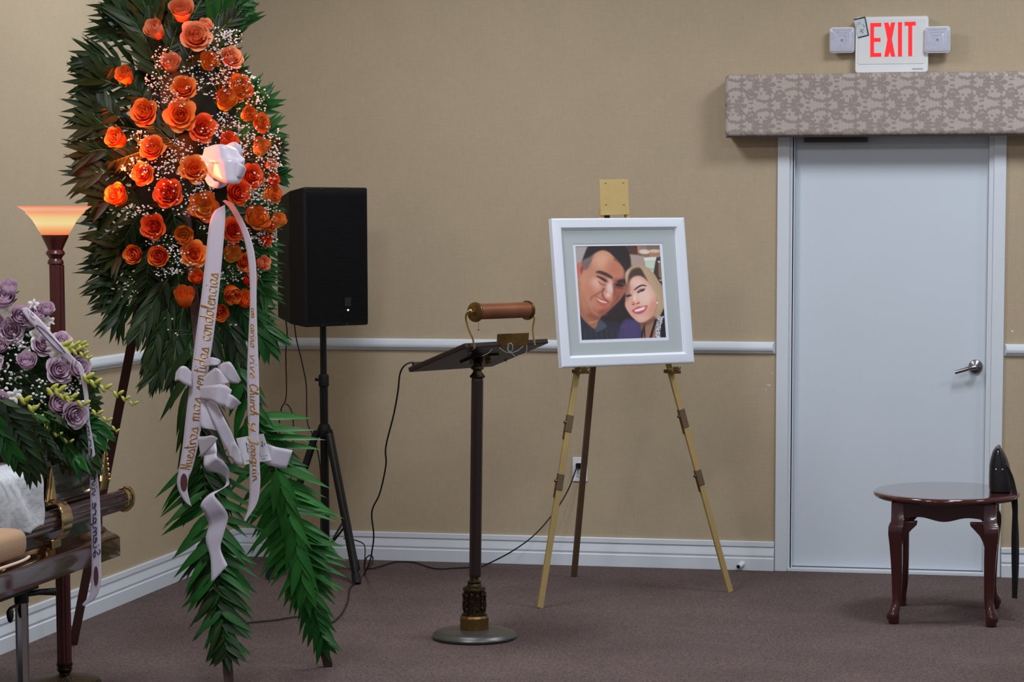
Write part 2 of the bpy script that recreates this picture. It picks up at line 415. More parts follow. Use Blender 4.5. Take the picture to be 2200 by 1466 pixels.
# ------------------------------------------------------------------ exit sign
YE = -.055
def q(x, y, Y=YE): return P(x, y, Y)
ex = thing('exit_sign', 'white emergency exit sign with red letters standing above the damask valance', 'exit sign', P(1916, 157, 0))
def rrect(x0, z0, x1, z1, r, y, n=5):
    out = []
    for cx, cz, a in ((x1-r, z1-r, 0), (x0+r, z1-r, 90), (x0+r, z0+r, 180), (x1-r, z0+r, 270)):
        for k in range(n): t = math.radians(a+90*k/(n-1)); out.append(Vector((cx+r*math.cos(t), y, cz+r*math.sin(t))))
    return out
a, b = q(1837, 157), q(1995, 34)
MB().prism(rrect(a.x, a.z, b.x, b.z, .012, YE), (0, -YE-.0005, 0)).build('housing', PLASW, ex, bevel=.003)
a2, b2 = q(1843, 138.5), q(1988, 40)
MB().prism(rrect(a2.x, a2.z, b2.x, b2.z, .008, YE-.0025), (0, .003, 0)).build('face_plate', mat('warm_white_plate', (222, 222, 222), .5), ex, bevel=.001)
def Lq(x, y):  # zoom pixel (7.857x crop at 1780,20) to sign plane
    return P(1780+x/7.857, 20+y/7.857, YE-.0035)
L = {
 'letter_e': [(705, 232), (890, 228), (890, 292), (768, 296), (768, 484), (878, 482), (878, 548), (768, 550), (768, 738), (890, 735), (890, 800), (705, 804)],
 'letter_x': [(938, 225), (1010, 223), (1035, 310), (1058, 222), (1126, 220), (1070, 505), (1126, 798), (1058, 799), (1033, 712), (1012, 799), (942, 800), (995, 508)],
 'letter_i': [(1173, 218), (1240, 217), (1240, 796), (1173, 797)],
 'letter_t': [(1284, 212), (1474, 208), (1474, 272), (1412, 276), (1412, 790), (1346, 792), (1346, 277), (1284, 278)]}
for k, pts in L.items():
    cx = sum(p[0] for p in pts)/len(pts); cy = sum(p[1] for p in pts)/len(pts)
    o = MB().prism([Lq(*p)+Vector((0, -.0006, 0)) for p in pts], (0, .0008, 0)).build(k, EXITR, ex, smooth=False)
MB().prism([Lq(x, y)+Vector((0, .0004, 0)) for x, y in ((696, 222), (1482, 200), (1482, 796), (696, 812))], (0, .0004, 0)).build('letter_diffuser', mat('plate_edge', (224, 224, 222), .5), ex, smooth=False)
# maintenance sticker
st = MB().prism([Lq(x, y)+Vector((0, -.001, 0)) for x, y in ((424, 170), (608, 126), (682, 436), (500, 486))], (0, .0012, 0)).build('inspection_sticker', mat('sticker_grey', (196, 204, 210), .5), ex, smooth=False)
for pts in (((424, 165), (612, 122), (612, 146), (430, 188)), ((604, 126), (622, 126), (684, 436), (664, 440)), ((496, 470), (682, 424), (684, 442), (502, 490))):
    MB().prism([Lq(*p)+Vector((0, -.002, 0)) for p in pts], (0, .0008, 0)).build('sticker_border', INK, st, smooth=False)
tk = MB()
for (x, y, a_, b_) in ((540, 380, 26, 8), (575, 395, 10, 26), (550, 350, 8, 30), (585, 345, 20, 8), (565, 370, 22, 7), (580, 262, 12, 12), (598, 292, 10, 26), (500, 250, 3, 60), (515, 240, 2, 50), (535, 235, 2, 48), (470, 280, 2, 80)):
    tk.prism([Lq(x-a_/2, y-b_/2)+Vector((0, -.002, 0)), Lq(x+a_/2, y-b_/2-4)+Vector((0, -.002, 0)), Lq(x+a_/2+4, y+b_/2-4)+Vector((0, -.002, 0)), Lq(x-a_/2+4, y+b_/2)+Vector((0, -.002, 0))], (0, .0006, 0))
tk.build('sticker_print', INK, st, smooth=False)
mk = MB()
for i in range(9):
    x = 1412+i*21
    mk.prism([Lq(x, 992-(i % 2)*3)+Vector((0, .001, 0)), Lq(x+13, 992)+Vector((0, .001, 0)), Lq(x+13, 1014)+Vector((0, .001, 0)), Lq(x, 1016)+Vector((0, .001, 0))], (0, .0012, 0))
mk.build('maker_mark', mat('pale_grey_print', (176, 180, 184), .6), ex, smooth=False)
for (xa, xb, ya, yb, dy) in ((1782, 1836, 58, 114, -.02), (1986, 2042, 56, 114, -.045)):
    Yh = YE+dy+.02
    c0, c1 = P(xa, yb, Yh), P(xb, ya, Yh)
    h = MB(); h.loft([rrect(c0.x, c0.z, c1.x, c1.z, .014, Yh), rrect(c0.x, c0.z, c1.x, c1.z, .014, Yh+.018), rrect(c0.x+.02, c0.z+.02, c1.x-.02, c1.z-.02, .01, Yh+.04)])
    ho = h.build('lamp_head', PLASW, ex, bevel=.002)
    # moulded lens with stepped reflector behind
    ln = MB(); cx, cz = (c0.x+c1.x)/2, (c0.z+c1.z)/2; hw = (c1.x-c0.x)/2-.003
    rings = [rrect(cx-hw*k, cz-hw*k, cx+hw*k, cz+hw*k, max(.003, .012*k), Yh-.001-dd, 6) for k, dd in ((1, 0), (.97, .004), (.82, .0055), (.8, .0045), (.6, .0055), (.58, .0042), (.36, .005), (.34, .0036), (.14, .004), (.1, .007), (.03, .008))]
    ln.loft(rings); ln.build('lens', LENS, ho, angle=25)
    MB().tube([Vector((cx, Yh+.03, cz)), Vector((cx+(.04 if xa < 1900 else -.04), -.03, cz-.02))], .009, 10).build('swivel_neck', PLASW, ho)

# ------------------------------------------------------------------ outlet
oc = P(1246, 1009, -.005)
ol = thing('wall_outlet', 'white duplex wall outlet behind the brass easel leg', 'outlet', Vector((oc.x, 0, oc.z-.057)))
MB().prism(rrect(oc.x-.036, oc.z-.058, oc.x+.036, oc.z+.058, .004, -.006), (0, .0055, 0)).build('cover_plate', PLASW, ol, bevel=.0015)
for s_ in (1, -1):
    r_ = MB().prism(rrect(oc.x-.017, oc.z+s_*.021-.014, oc.x+.017, oc.z+s_*.021+.014, .01, -.009), (0, .004, 0)).build('receptacle', WHITE, ol, bevel=.001)
    sl = MB()
    for dx in (-.007, .007): sl.box((oc.x+dx-.001, -.0096, oc.z+s_*.021-.002), (oc.x+dx+.001, -.0088, oc.z+s_*.021+.007))
    sl.build('slot', BLACKP, r_, smooth=False)

# ------------------------------------------------------------------ brass easel
az, tl = .671, .140
e_ = Vector((math.cos(az), math.sin(az), 0)); n_f = Vector((math.sin(az), -math.cos(az), 0))
up_ = Vector((0, 0, math.cos(tl)))-n_f*math.sin(tl)
BC = Vector((2.142, -1.02+(2.142-2.1)*math.tan(az), 1.029))
es = thing('brass_easel', 'brass tripod easel holding the framed portrait of the couple', 'easel', (2.15, -.85, 0))
def bar(mb, a, b, wx, wy, xdir):
    a, b = Vector(a), Vector(b); d_ = (b-a).normalized(); x = (Vector(xdir)-d_*Vector(xdir).dot(d_)).normalized(); y = d_.cross(x)
    mb.loft([[p+x*wx*i+y*wy*j for i, j in ((-.5, -.5), (.5, -.5), (.5, .5), (-.5, .5))] for p in (a, b)])
    return mb
backv = -n_f
def on_plane(x, y, off=0.):  # point on the leaning plane of the easel front legs
    pp = BC-n_f*.046-n_f*off; nn_ = e_.cross(up_).normalized(); d_ = ray(x, y); return CP+d_*((pp-CP).dot(nn_)/d_.dot(nn_))
FLt, FRt = on_plane(1310, 380), on_plane(1322, 380)
fl, frr, bk = PZ(1160, 1307), PZ(1569, 1273), PZ(1233, 1240)
lg = []
for (foot, tp_px, lab, collars) in ((fl, (1241, 790), None, ((1217, 893, 930), (1201, 1020, 1055))), (frr, (1438, 790), None, ((1466, 878, 918), (1496, 1008, 1042)))):
    tp = on_plane(*tp_px); top = on_plane(1302 if foot is fl else 1330, 400)
    leg = bar(MB(), foot, tp, .026, .015, e_).build('leg', BRASSB, es, smooth=False, bevel=.002)
    bar(MB(), tp, top, .024, .014, e_).build('upper_rail', BRASSB, es, smooth=False, bevel=.002)
    dr = (tp-foot)
    for (cx, y0, y1) in collars:
        fz = lambda yy: (tp_px[1]-yy)
        yf = 1307 if foot is fl else 1273
        t0 = (yf-y1)/(yf-790); t1 = (yf-y0)/(yf-790)
        c = bar(MB(), foot+dr*t0, foot+dr*t1, .030, .020, e_).build('telescoping_collar', BRASSK, leg, smooth=False, bevel=.002)
        MB().tube([foot+dr*(t0*.4+t1*.6)-e_*.016+n_f*.002, foot+dr*(t0*.4+t1*.6)-e_*.026+n_f*.002], .006, 10).build('clamp_screw', BRASSD, leg)
        bar(MB(), foot+dr*(t0-.028)-e_*.016, foot+dr*(t0+.05)-e_*.016, .005, .012, e_).build('clamp_lever', BRASSD, leg, smooth=False, bevel=.001)
    # bracket lip that carries the frame
    br = MB(); c = on_plane(tp_px[0], 794)-Vector((0, 0, .004))
    br.box((-.024, -.010, -.012), (.024, .062, .004), Matrix.Translation(c) @ Matrix((e_, n_f, Vector((0, 0, 1)))).transposed().to_4x4())
    br.box((-.014, .056, -.004), (.014, .062, .020), Matrix.Translation(c) @ Matrix((e_, n_f, Vector((0, 0, 1)))).transposed().to_4x4())
    br.build('frame_bracket', BRASSD, es, smooth=False, bevel=.002)
    MB().tube([c+n_f*.045+e_*.018, c+n_f*.05+e_*.026+Vector((0, 0, .012)), c+n_f*.05+e_*.028+Vector((0, 0, .016))], .003, 6).build('bracket_pin', BRASSD, es)
apx = on_plane(1314, 420)
bar(MB(), bk, apx-n_f*.03, .028, .014, e_).build('rear_leg', BRASSK, es, smooth=False, bevel=.002)
# head plate
hp = [on_plane(x, y) for x, y in ((1283, 386), (1345, 385), (1348, 461), (1286, 463))]
hpo = MB().prism([p+n_f*.016 for p in hp], n_f*.004).build('head_plate', BRASSB, es, smooth=False, bevel=.0015)
for (x, y) in ((1296, 393), (1334, 392), (1297, 439), (1335, 439)):
    MB().ball(on_plane(x, y)+n_f*.020, .0045, 2).build('rivet', BRASS, hpo)
MB().box((-.03, -.01, -.02), (.03, .01, .03), Matrix.Translation(apx-n_f*.012) @ Matrix((e_, n_f, up_)).transposed().to_4x4()).build('hinge_block', BRASSD, es, smooth=False, bevel=.002)

# ------------------------------------------------------------------ framed portrait
FM = Matrix((e_*math.cos(.005)+up_*math.sin(.005), n_f*math.cos(tl)+Vector((0, 0, math.sin(tl))), up_*math.cos(.005)-e_*math.sin(.005))).transposed().to_4x4()
FM.translation = BC
W, H = .658, .645
pf = thing('framed_portrait', 'white framed photograph of a smiling couple resting on the brass easel', 'picture frame', BC)
def fp(x, z, y=0.): return FM @ Vector((x, y, z))
fw = .050
fm = MB(); T = .030
prf = [(0, -T), (0, 0), (.006, .003), (fw-.010, .003), (fw-.006, -.001), (fw-.003, -.006), (fw, -.008), (fw, -T)]
rings = []
for (cx, cz, sx, sz) in ((-W/2, 0, 1, 1), (W/2, 0, -1, 1), (W/2, H, -1, -1), (-W/2, H, 1, -1), (-W/2, 0, 1, 1)):
    rings.append([fp(cx+sx*d_, cz+sz*d_, y) for d_, y in prf])
fm.loft(rings, closed=True, cap=False)
fm.build('frame', FRAMEW, pf, angle=20, bevel=.0008)
MB().box((-W/2+.01, -T-.001, .01), (W/2-.01, -T+.004, H-.01), FM).build('backing_board', mat('brown_backing', (120, 96, 70), .8), pf, smooth=False)
# crop zoom coordinates (6.374x at 1220,510) -> frame plane
nrm = (FM.to_3x3() @ Vector((0, 1, 0))).normalized()
def onf(px, py, y):
    p0 = fp(0, 0, y); d_ = ray(px, py); return CP+d_*((p0-CP).dot(nrm)/d_.dot(nrm))
def zc(x, y): return 1220+x/6.374, 510+y/6.374
mo = [(-W/2+fw-.002, fw-.002), (W/2-fw+.002, fw-.002), (W/2-fw+.002, H-fw+.002), (-W/2+fw-.002, H-fw+.002)]
inv = FM.inverted()
def loc(px, py, y): v = inv @ onf(px, py, y); return v.x, v.z
def ring_board(name, outer, inner, y, th, m, par):
    mb = MB(); n = 4
    for (ya, yb) in ((y, y-th),):
        vs = [fp(x, z, ya) for x, z in outer]+[fp(x, z, ya) for x, z in inner]+[fp(x, z, yb) for x, z in outer]+[fp(x, z, yb) for x, z in inner]
        fs = []
        for i in range(4):
            j = (i+1) % 4; fs += [(i, j, 4+j, 4+i), (8+i, 12+i, 12+j, 8+j), (4+i, 4+j, 12+j, 12+i), (i, 8+i, 8+j, j)]
        mb.add(vs, fs)
    return mb.build(name, m, par, smooth=False)
def rect4(a_, b_, c_, d_, y):
    p = [loc(*zc(*k), y) for k in (a_, b_, c_, d_)]  # bl br tr tl
    x0 = (p[0][0]+p[3][0])/2; x1 = (p[1][0]+p[2][0])/2; z0 = (p[0][1]+p[1][1])/2; z1 = (p[2][1]+p[3][1])/2
    return [(x0, z0), (x1, z0), (x1, z1), (x0, z1)]
i1 = rect4((158, 1447), (1392, 1412), (1290, 78), (62, 92), -.012)
i2 = rect4((190, 1405), (1345, 1375), (1255, 110), (100, 126), -.014)
ring_board('mat_board', mo, i1, -.011, .0015, MATG, pf)
i1o = [(i1[0][0]-.002, i1[0][1]-.002), (i1[1][0]+.002, i1[1][1]-.002), (i1[2][0]+.002, i1[2][1]+.002), (i1[3][0]-.002, i1[3][1]+.002)]
ring_board('inner_mat', i1o, i2, -.0130, .0012, FRAMEW, pf)

def paint_portrait(nu, nv):
    u, v = np.meshgrid(np.linspace(0, 1, nu+1), np.linspace(0, 1, nv+1), indexing='ij')  # u right, v down
    TL, TR, BR, BL = [np.array(k, float) for k in ((100, 125), (1255, 108), (1345, 1375), (190, 1405))]
    xy = (1-u)[..., None]*((1-v)[..., None]*TL+v[..., None]*BL)+u[..., None]*((1-v)[..., None]*TR+v[..., None]*BR)
    X, Y = xy[..., 0], xy[..., 1]
    img = np.zeros(X.shape+(3,)); img[:] = (150, 122, 110)
    rs = np.random.RandomState(3)
    def blend(msk, col, op=1.):
        msk = np.clip(msk, 0, 1)[..., None]*op; img[:] = img*(1-msk)+np.array(col, float)*msk
    def poly(pts, col, soft=8, op=1., smooth=True):
        p = [np.array(k, float) for k in pts]
        if smooth and len(p) > 4:
            q_ = []; n = len(p)
            for i in range(n):
                a_, b_, c_, d_ = p[i-1], p[i], p[(i+1) % n], p[(i+2) % n]
                for t in (0, .33, .66): q_.append(.5*((2*b_)+(c_-a_)*t+(2*a_-5*b_+4*c_-d_)*t*t+(3*b_-a_-3*c_+d_)*t**3))
            p = q_
        ins = np.zeros(X.shape, bool); dist = np.full(X.shape, 1e9)
        for i in range(len(p)):
            (x0, y0), (x1, y1) = p[i], p[(i+1) % len(p)]
            if y0 != y1:
                cr = ((y0 > Y) != (y1 > Y)) & (X < (x1-x0)*(Y-y0)/(y1-y0)+x0); ins ^= cr
            dx, dy = x1-x0, y1-y0; L2 = dx*dx+dy*dy+1e-9; t = np.clip(((X-x0)*dx+(Y-y0)*dy)/L2, 0, 1)
            dist = np.minimum(dist, np.hypot(X-x0-t*dx, Y-y0-t*dy))
        sd = np.where(ins, dist, -dist); blend(sd/soft*.5+.5, col, op)
    def ell(cx, cy, rx, ry, ang, col, soft=.4, op=1.):
        t = math.radians(ang); a_ = (X-cx)*math.cos(t)+(Y-cy)*math.sin(t); b_ = -(X-cx)*math.sin(t)+(Y-cy)*math.cos(t)
        r = np.hypot(a_/rx, b_/ry); blend((1-r)/soft+.5, col, op)
    R4 = dict(smooth=False)
    poly([(60, 80), (360, 80), (260, 320), (120, 380)], (176, 162, 160), 12, **R4)
    poly([(760, 60), (1300, 60), (1340, 760), (800, 460)], (160, 132, 118), 10, **R4)
    poly([(790, 80), (945, 80), (965, 240), (825, 232)], (84, 48, 42), 8, **R4)
    poly([(940, 80), (985, 80), (985, 205), (955, 235)], (176, 128, 96), 8, **R4)
    poly([(985, 80), (1080, 80), (1075, 150), (985, 160)], (150, 118, 104), 14, **R4)
    poly([(1070, 80), (1270, 80), (1260, 165), (1075, 165)], (132, 104, 96), 10, **R4)
    ell(1040, 235, 78, 36, 3, (128, 92, 66)); ell(1045, 200, 76, 32, 3, (226, 208, 190)); ell(1185, 232, 78, 30, 0, (178, 126, 104)); ell(1185, 190, 72, 24, 0, (220, 190, 160))
    for k in range(24): ell(985+k*5, 248+rs.randint(-12, 12), 5, 6, 0, (200, 180, 130) if k % 2 else (80, 50, 40))
    poly([(815, 238), (1050, 262), (1058, 410), (840, 392)], (176, 152, 144), 8, **R4)
    poly([(1035, 278), (1210, 268), (1205, 322), (1045, 330)], (224, 226, 210), 5, **R4)
    poly([(1052, 332), (1192, 325), (1172, 490), (1060, 440)], (198, 214, 196), 5, **R4)
    poly([(1100, 425), (1172, 440), (1168, 450), (1100, 432)], (140, 140, 124), 5, **R4)
    poly([(1210, 280), (1300, 260), (1320, 690), (1240, 600), (1170, 490)], (66, 48, 48), 8, **R4)
    poly([(1238, 330), (1275, 330), (1290, 590), (1240, 530)], (146, 112, 90), 10, **R4)
    ell(1245, 335, 16, 14, 0, (220, 205, 190)); ell(1268, 588, 20, 8, 0, (215, 200, 180))
    # dark gap and clothing
    poly([(560, 960), (700, 850), (790, 760), (800, 900), (860, 1060), (960, 1170), (1000, 1300), (1000, 1420), (560, 1420), (420, 1100)], (44, 28, 28), 14)
    poly([(140, 1020), (280, 1180), (380, 1250), (440, 1130), (560, 1150), (720, 1190), (740, 1420), (170, 1430)], (46, 44, 54), 14)
    for k in range(7): poly([(230+k*70, 1260), (250+k*70, 1255), (262+k*74, 1400), (240+k*74, 1405)], (70, 70, 88), 14, .4, smooth=False)
    poly([(735, 1175), (800, 1120), (900, 1130), (985, 1190), (1010, 1300), (1010, 1420), (700, 1420), (700, 1280)], (74, 62, 106), 16)
    for k in range(6): poly([(740+k*10, 1200+k*30), (950, 1160+k*34), (955, 1172+k*34), (745+k*10, 1214+k*30)], (98, 84, 134), 10, .45, smooth=False)
    # man: neck, ear, face
    poly([(120, 600), (210, 690), (290, 930), (340, 1030), (460, 1060), (425, 1130), (400, 1200), (378, 1252), (280, 1185), (190, 1090), (150, 990)], (172, 108, 80), 12)
    ell(215, 820, 60, 190, -14, (196, 132, 104), .7, .8); ell(360, 1090, 90, 40, 20, (140, 80, 62), .8, .7)
    poly([(280, 1165), (420, 1130), (424, 1138), (300, 1178)], (214, 160, 132), 8, .7)
    poly([(425, 1128), (525, 1200), (500, 1250), (390, 1292), (372, 1252), (402, 1200)], (76, 80, 96), 8)
    ell(168, 450, 48, 108, -4, (202, 118, 96), .25); ell(150, 420, 20, 70, 8, (216, 96, 92), .7, .7); ell(196, 450, 24, 56, 6, (150, 70, 56), .5); ell(160, 575, 26, 30, 0, (196, 130, 108), .5)
    poly([(300, 300), (400, 200), (480, 178), (560, 196), (640, 270), (740, 390), (790, 470), (800, 600), (776, 700), (742, 795), (690, 872), (610, 950), (520, 1030), (450, 1070), (385, 1062), (320, 1010), (288, 940), (205, 720), (180, 560), (235, 420)], (202, 136, 108), 12)
    ell(470, 320, 130, 110, 25, (226, 168, 138), 1.1, .9); ell(640, 420, 110, 120, 30, (196, 118, 90), 1.2, .8)
    ell(230, 620, 60, 140, 0, (212, 146, 116), 1., .7); ell(380, 640, 70, 80, 10, (238, 182, 172), 1.2, .9); ell(300, 720, 90, 90, 0, (206, 128, 100), 1., .6)
    poly([(620, 590), (700, 570), (790, 570), (780, 700), (740, 790), (690, 870), (600, 950), (590, 900), (640, 820), (640, 700)], (146, 78, 60), 34, .95)
    ell(700, 730, 55, 60, 0, (176, 98, 78), 1., .8)
    ell(490, 930, 90, 60, 20, (190, 108, 88), 1., .7); ell(420, 1010, 100, 50, 15, (178, 104, 82), 1., .8); ell(420, 960, 60, 40, 10, (206, 128, 104), 1., .7)
    # man hair
    poly([(200, 330), (230, 230), (290, 110), (420, 60), (640, 60), (780, 100), (850, 280), (850, 400), (800, 480), (760, 420), (700, 340), (620, 260), (560, 205), (480, 178), (400, 200), (345, 240), (300, 280), (250, 300)], (38, 27, 28), 12)
    poly([(195, 330), (255, 290), (345, 250), (330, 300), (300, 370), (262, 442), (222, 440), (205, 400)], (118, 100, 98), 18, .95)
    for k in range(60): ell(rs.randint(205, 330), rs.randint(290, 430), 6, 3, 40, (166, 150, 146) if k % 2 else (70, 55, 56), .8, .5)
    poly([(640, 300), (700, 340), (770, 440), (770, 640), (800, 600), (830, 460), (850, 380)], (52, 32, 30), 30, .9)
    poly([(380, 482), (428, 458), (520, 485), (604, 540), (600, 572), (520, 535), (430, 497)], (72, 44, 44), 10)
    poly([(672, 600), (720, 578), (785, 580), (785, 625), (690, 632)], (58, 34, 34), 12)
    poly([(384, 536), (430, 534), (500, 568), (556, 612), (545, 626), (490, 600), (430, 560)], (56, 34, 34), 8)
    poly([(400, 520), (480, 540), (560, 596), (555, 606), (480, 556), (400, 530)], (168, 96, 76), 10, .8)
    poly([(420, 600), (480, 640), (550, 640), (560, 620), (540, 656), (470, 660), (420, 620)], (160, 88, 68), 12, .8)
    ell(700, 655, 62, 22, 8, (48, 28, 28), .6); ell(690, 690, 60, 14, 10, (120, 60, 48), .8, .8)
    ell(575, 690, 48, 100, -4, (240, 200, 190), 1., .95); ell(560, 810, 66, 52, 12, (220, 146, 122), .7, .9); ell(550, 790, 34, 30, 0, (244, 206, 196), 1., .9); ell(478, 750, 30, 40, 10, (230, 160, 140), .8, .8)
    poly([(478, 700), (500, 710), (480, 760), (500, 830), (560, 872), (545, 884), (485, 838), (458, 770)], (126, 62, 50), 10, .85)
    poly([(612, 640), (640, 650), (642, 780), (615, 850), (620, 740)], (130, 66, 50), 16, .85)
    poly([(300, 850), (330, 800), (400, 765), (490, 706), (492, 728), (410, 786), (345, 822), (312, 866)], (150, 84, 64), 12, .7)
    poly([(375, 800), (450, 840), (560, 884), (556, 900), (500, 925), (440, 900), (390, 840)], (176, 84, 72), 10)
    poly([(386, 822), (450, 858), (535, 890), (505, 902), (440, 882)], (240, 214, 204), 8)
    poly([(392, 846), (440, 886), (520, 906), (545, 900), (505, 955), (455, 940), (405, 886)], (204, 96, 84), 10)
    poly([(430, 1000), (520, 975), (600, 930), (560, 1000), (480, 1060), (420, 1065)], (140, 78, 60), 24, .7)
    # woman hair back
    poly([(785, 500), (830, 430), (930, 380), (1060, 400), (1160, 480), (1230, 590), (1290, 700), (1318, 820), (1316, 960), (1270, 1070), (1160, 1142), (1080, 1100), (1190, 900), (1140, 700), (1050, 540), (950, 500), (850, 540), (810, 640), (785, 580)], (188, 158, 124), 12)
    poly([(820, 640), (830, 520), (880, 440), (960, 418), (1010, 450), (1080, 600), (1010, 540), (930, 530), (860, 570), (810, 760), (796, 700)], (78, 54, 46), 16)
    for k in range(9): poly([(1010+k*14, 430+k*10), (1024+k*14, 430+k*10), (1190+k*12, 720+k*18), (1230+k*8, 960), (1215+k*8, 960), (1170+k*12, 740+k*18)], ((220, 196, 160), (160, 128, 98), (204, 176, 140))[k % 3], 10, .55)
    poly([(1180, 850), (1215, 860), (1200, 1000), (1130, 1110), (1160, 1000)], (120, 88, 70), 14, .8)
    poly([(786, 500), (830, 440), (835, 470), (800, 560), (795, 640)], (206, 178, 148), 8)
    # woman face
    poly([(1000, 1150), (1100, 1120), (1190, 1080), (1205, 1200), (1240, 1420), (1000, 1420), (1040, 1260)], (168, 116, 92), 10)
    poly([(980, 1170), (1080, 1150), (1180, 1100), (1190, 1140), (1090, 1200), (1010, 1230)], (110, 70, 56), 26, .8)
    poly([(880, 560), (960, 528), (1040, 560), (1120, 650), (1190, 770), (1212, 880), (1196, 980), (1150, 1080), (1070, 1146), (990, 1166), (920, 1130), (840, 1050), (782, 940), (785, 850), (800, 740), (835, 630)], (228, 170, 150), 10)
    ell(1040, 800, 110, 150, -12, (246, 208, 190), 1., .85); ell(940, 620, 80, 60, 0, (244, 206, 188), 1., .8); ell(815, 740, 30, 130, 6, (170, 104, 88), .9, .8); ell(850, 930, 60, 60, 0, (240, 176, 156), 1., .7); ell(1160, 960, 50, 110, 14, (216, 148, 124), 1., .7); ell(1000, 1110, 70, 40, -5, (238, 190, 170), 1., .8)
    poly([(905, 716), (955, 672), (1015, 648), (1068, 662), (1066, 672), (1012, 668), (955, 696), (915, 724)], (56, 38, 42), 8)
    poly([(945, 752), (985, 722), (1050, 706), (1040, 730), (990, 752), (955, 764)], (48, 34, 40), 7); ell(990, 742, 16, 10, 0, (230, 220, 216), .8, .6); ell(1000, 736, 11, 10, 0, (30, 22, 26), .6)
    poly([(940, 735), (990, 704), (1055, 700), (1050, 712), (990, 716)], (150, 100, 92), 8, .8)
    ell(826, 802, 40, 14, -10, (56, 36, 38), .6); ell(830, 785, 36, 8, -12, (130, 80, 72), .8, .8)
    ell(912, 830, 24, 60, 4, (248, 212, 196), 1., .9); ell(925, 896, 52, 26, -4, (214, 130, 114), .7, .9); ell(930, 884, 26, 16, 0, (246, 200, 184), 1., .9); ell(888, 922, 16, 7, 0, (120, 54, 50), .7); ell(960, 902, 16, 7, -20, (120, 54, 50), .7)
    poly([(872, 1004), (920, 972), (960, 950), (1010, 948), (1088, 934), (1060, 1000), (1010, 1040), (950, 1052), (900, 1034)], (202, 84, 98), 8)
    poly([(908, 1002), (960, 978), (1052, 952), (1040, 986), (985, 1010), (925, 1020)], (246, 236, 228), 7)
    ell(1220, 898, 10, 14, 0, (246, 240, 226), .5)
    # straps and studded jacket
    poly([(1190, 1120), (1222, 1120), (1135, 1420), (1100, 1420)], (24, 19, 24), 6, **R4); poly([(1000, 1300), (1050, 1180), (1060, 1420), (1050, 1420), (1030, 1290), (1020, 1420), (1000, 1420)], (26, 20, 26), 8, .9, smooth=False)
    poly([(1320, 960), (1360, 1420), (1200, 1420), (1196, 1260), (1210, 1180), (1255, 1090), (1290, 1020)], (28, 24, 30), 8, smooth=False)
    for k in range(260):
        y = rs.randint(1080, 1400); x0 = 1240-(min(y, 1230)-1080)*.28; x = x0+rs.rand()*max(20, 75-(y-1080)*.04)
        ell(x, y, 5, 7, 30, (226, 220, 228), .6, .85)
    img += rs.normal(0, 2.2, img.shape)
    return np.clip(img, 0, 255)/255
NU, NV = 210, 232
img = paint_portrait(NU, NV)
me = bpy.data.meshes.new('photograph')
(x0, z0), (x1, _), (_, z1), _ = i2
x0 -= .001; x1 += .001; z0 -= .001; z1 += .001
uu, vv_ = np.meshgrid(np.linspace(0, 1, NU+1), np.linspace(0, 1, NV+1), indexing='ij')
org = WORG[pf.name]
Mx = np.array(FM)
pts = np.stack([x0+(x1-x0)*uu, np.full_like(uu, -.0145), z1+(z0-z1)*vv_, np.ones_like(uu)], -1) @ Mx.T
pts = pts[..., :3].reshape(-1, 3)-np.array(org)
ii = np.arange((NU+1)*(NV+1)).reshape(NU+1, NV+1)
fc = np.stack([ii[:-1, :-1], ii[:-1, 1:], ii[1:, 1:], ii[1:, :-1]], -1).reshape(-1, 4)
me.from_pydata(pts.tolist(), [], fc.tolist())
ca = me.color_attributes.new('print', 'FLOAT_COLOR', 'POINT')
lin = np.where(img <= .04045, img/12.92, ((img+.055)/1.055)**2.4)
ca.data.foreach_set('color', np.concatenate([lin, np.ones(lin.shape[:2]+(1,))], -1).reshape(-1).astype(np.float32))
pm = mat('printed_photograph', (200, 200, 200), .5)
an = pm.node_tree.nodes.new('ShaderNodeAttribute'); an.attribute_name = 'print'
pm.node_tree.links.new(an.outputs['Color'], pm.node_tree.nodes['Principled BSDF'].inputs['Base Color'])
me.materials.append(pm); me.update()
ph = bpy.data.objects.new('photograph', me); COL.objects.link(ph); ph.parent = pf; ph['label'] = 'printed selfie of a dark-haired man and a blonde woman'

# ------------------------------------------------------------------ lectern
lc = PZ(1017, 1378) ; lc = Vector((1.728, -2.11, 0))
le = thing('lectern', 'wooden column lectern with a copper reading lamp clipped to its slanted top', 'lectern', lc)
def lz(y): return P(1020, y, lc.y).z
bx = PZ(1017, 1366); lb = Vector((bx.x, lc.y, 0))
pcx = P(1019, 1300, lc.y).x
C0 = Vector((pcx, lc.y, 0)); Ct = Vector((P(1026, 800, lc.y).x, lc.y, 0))
MB().lathe([(.01, 0), (.155, 0), (.166, .004), (.168, .012), (.162, .024), (.140, .034), (.09, .038), (.01, .040)], C0, 56).build('round_base', GUN, le)
MB().lathe([(.01, .036), (.058, .036), (.058, .085), (.054, .094), (.01, .094)], C0, 14).build('brass_ferrule', BRASSD, le, angle=20)
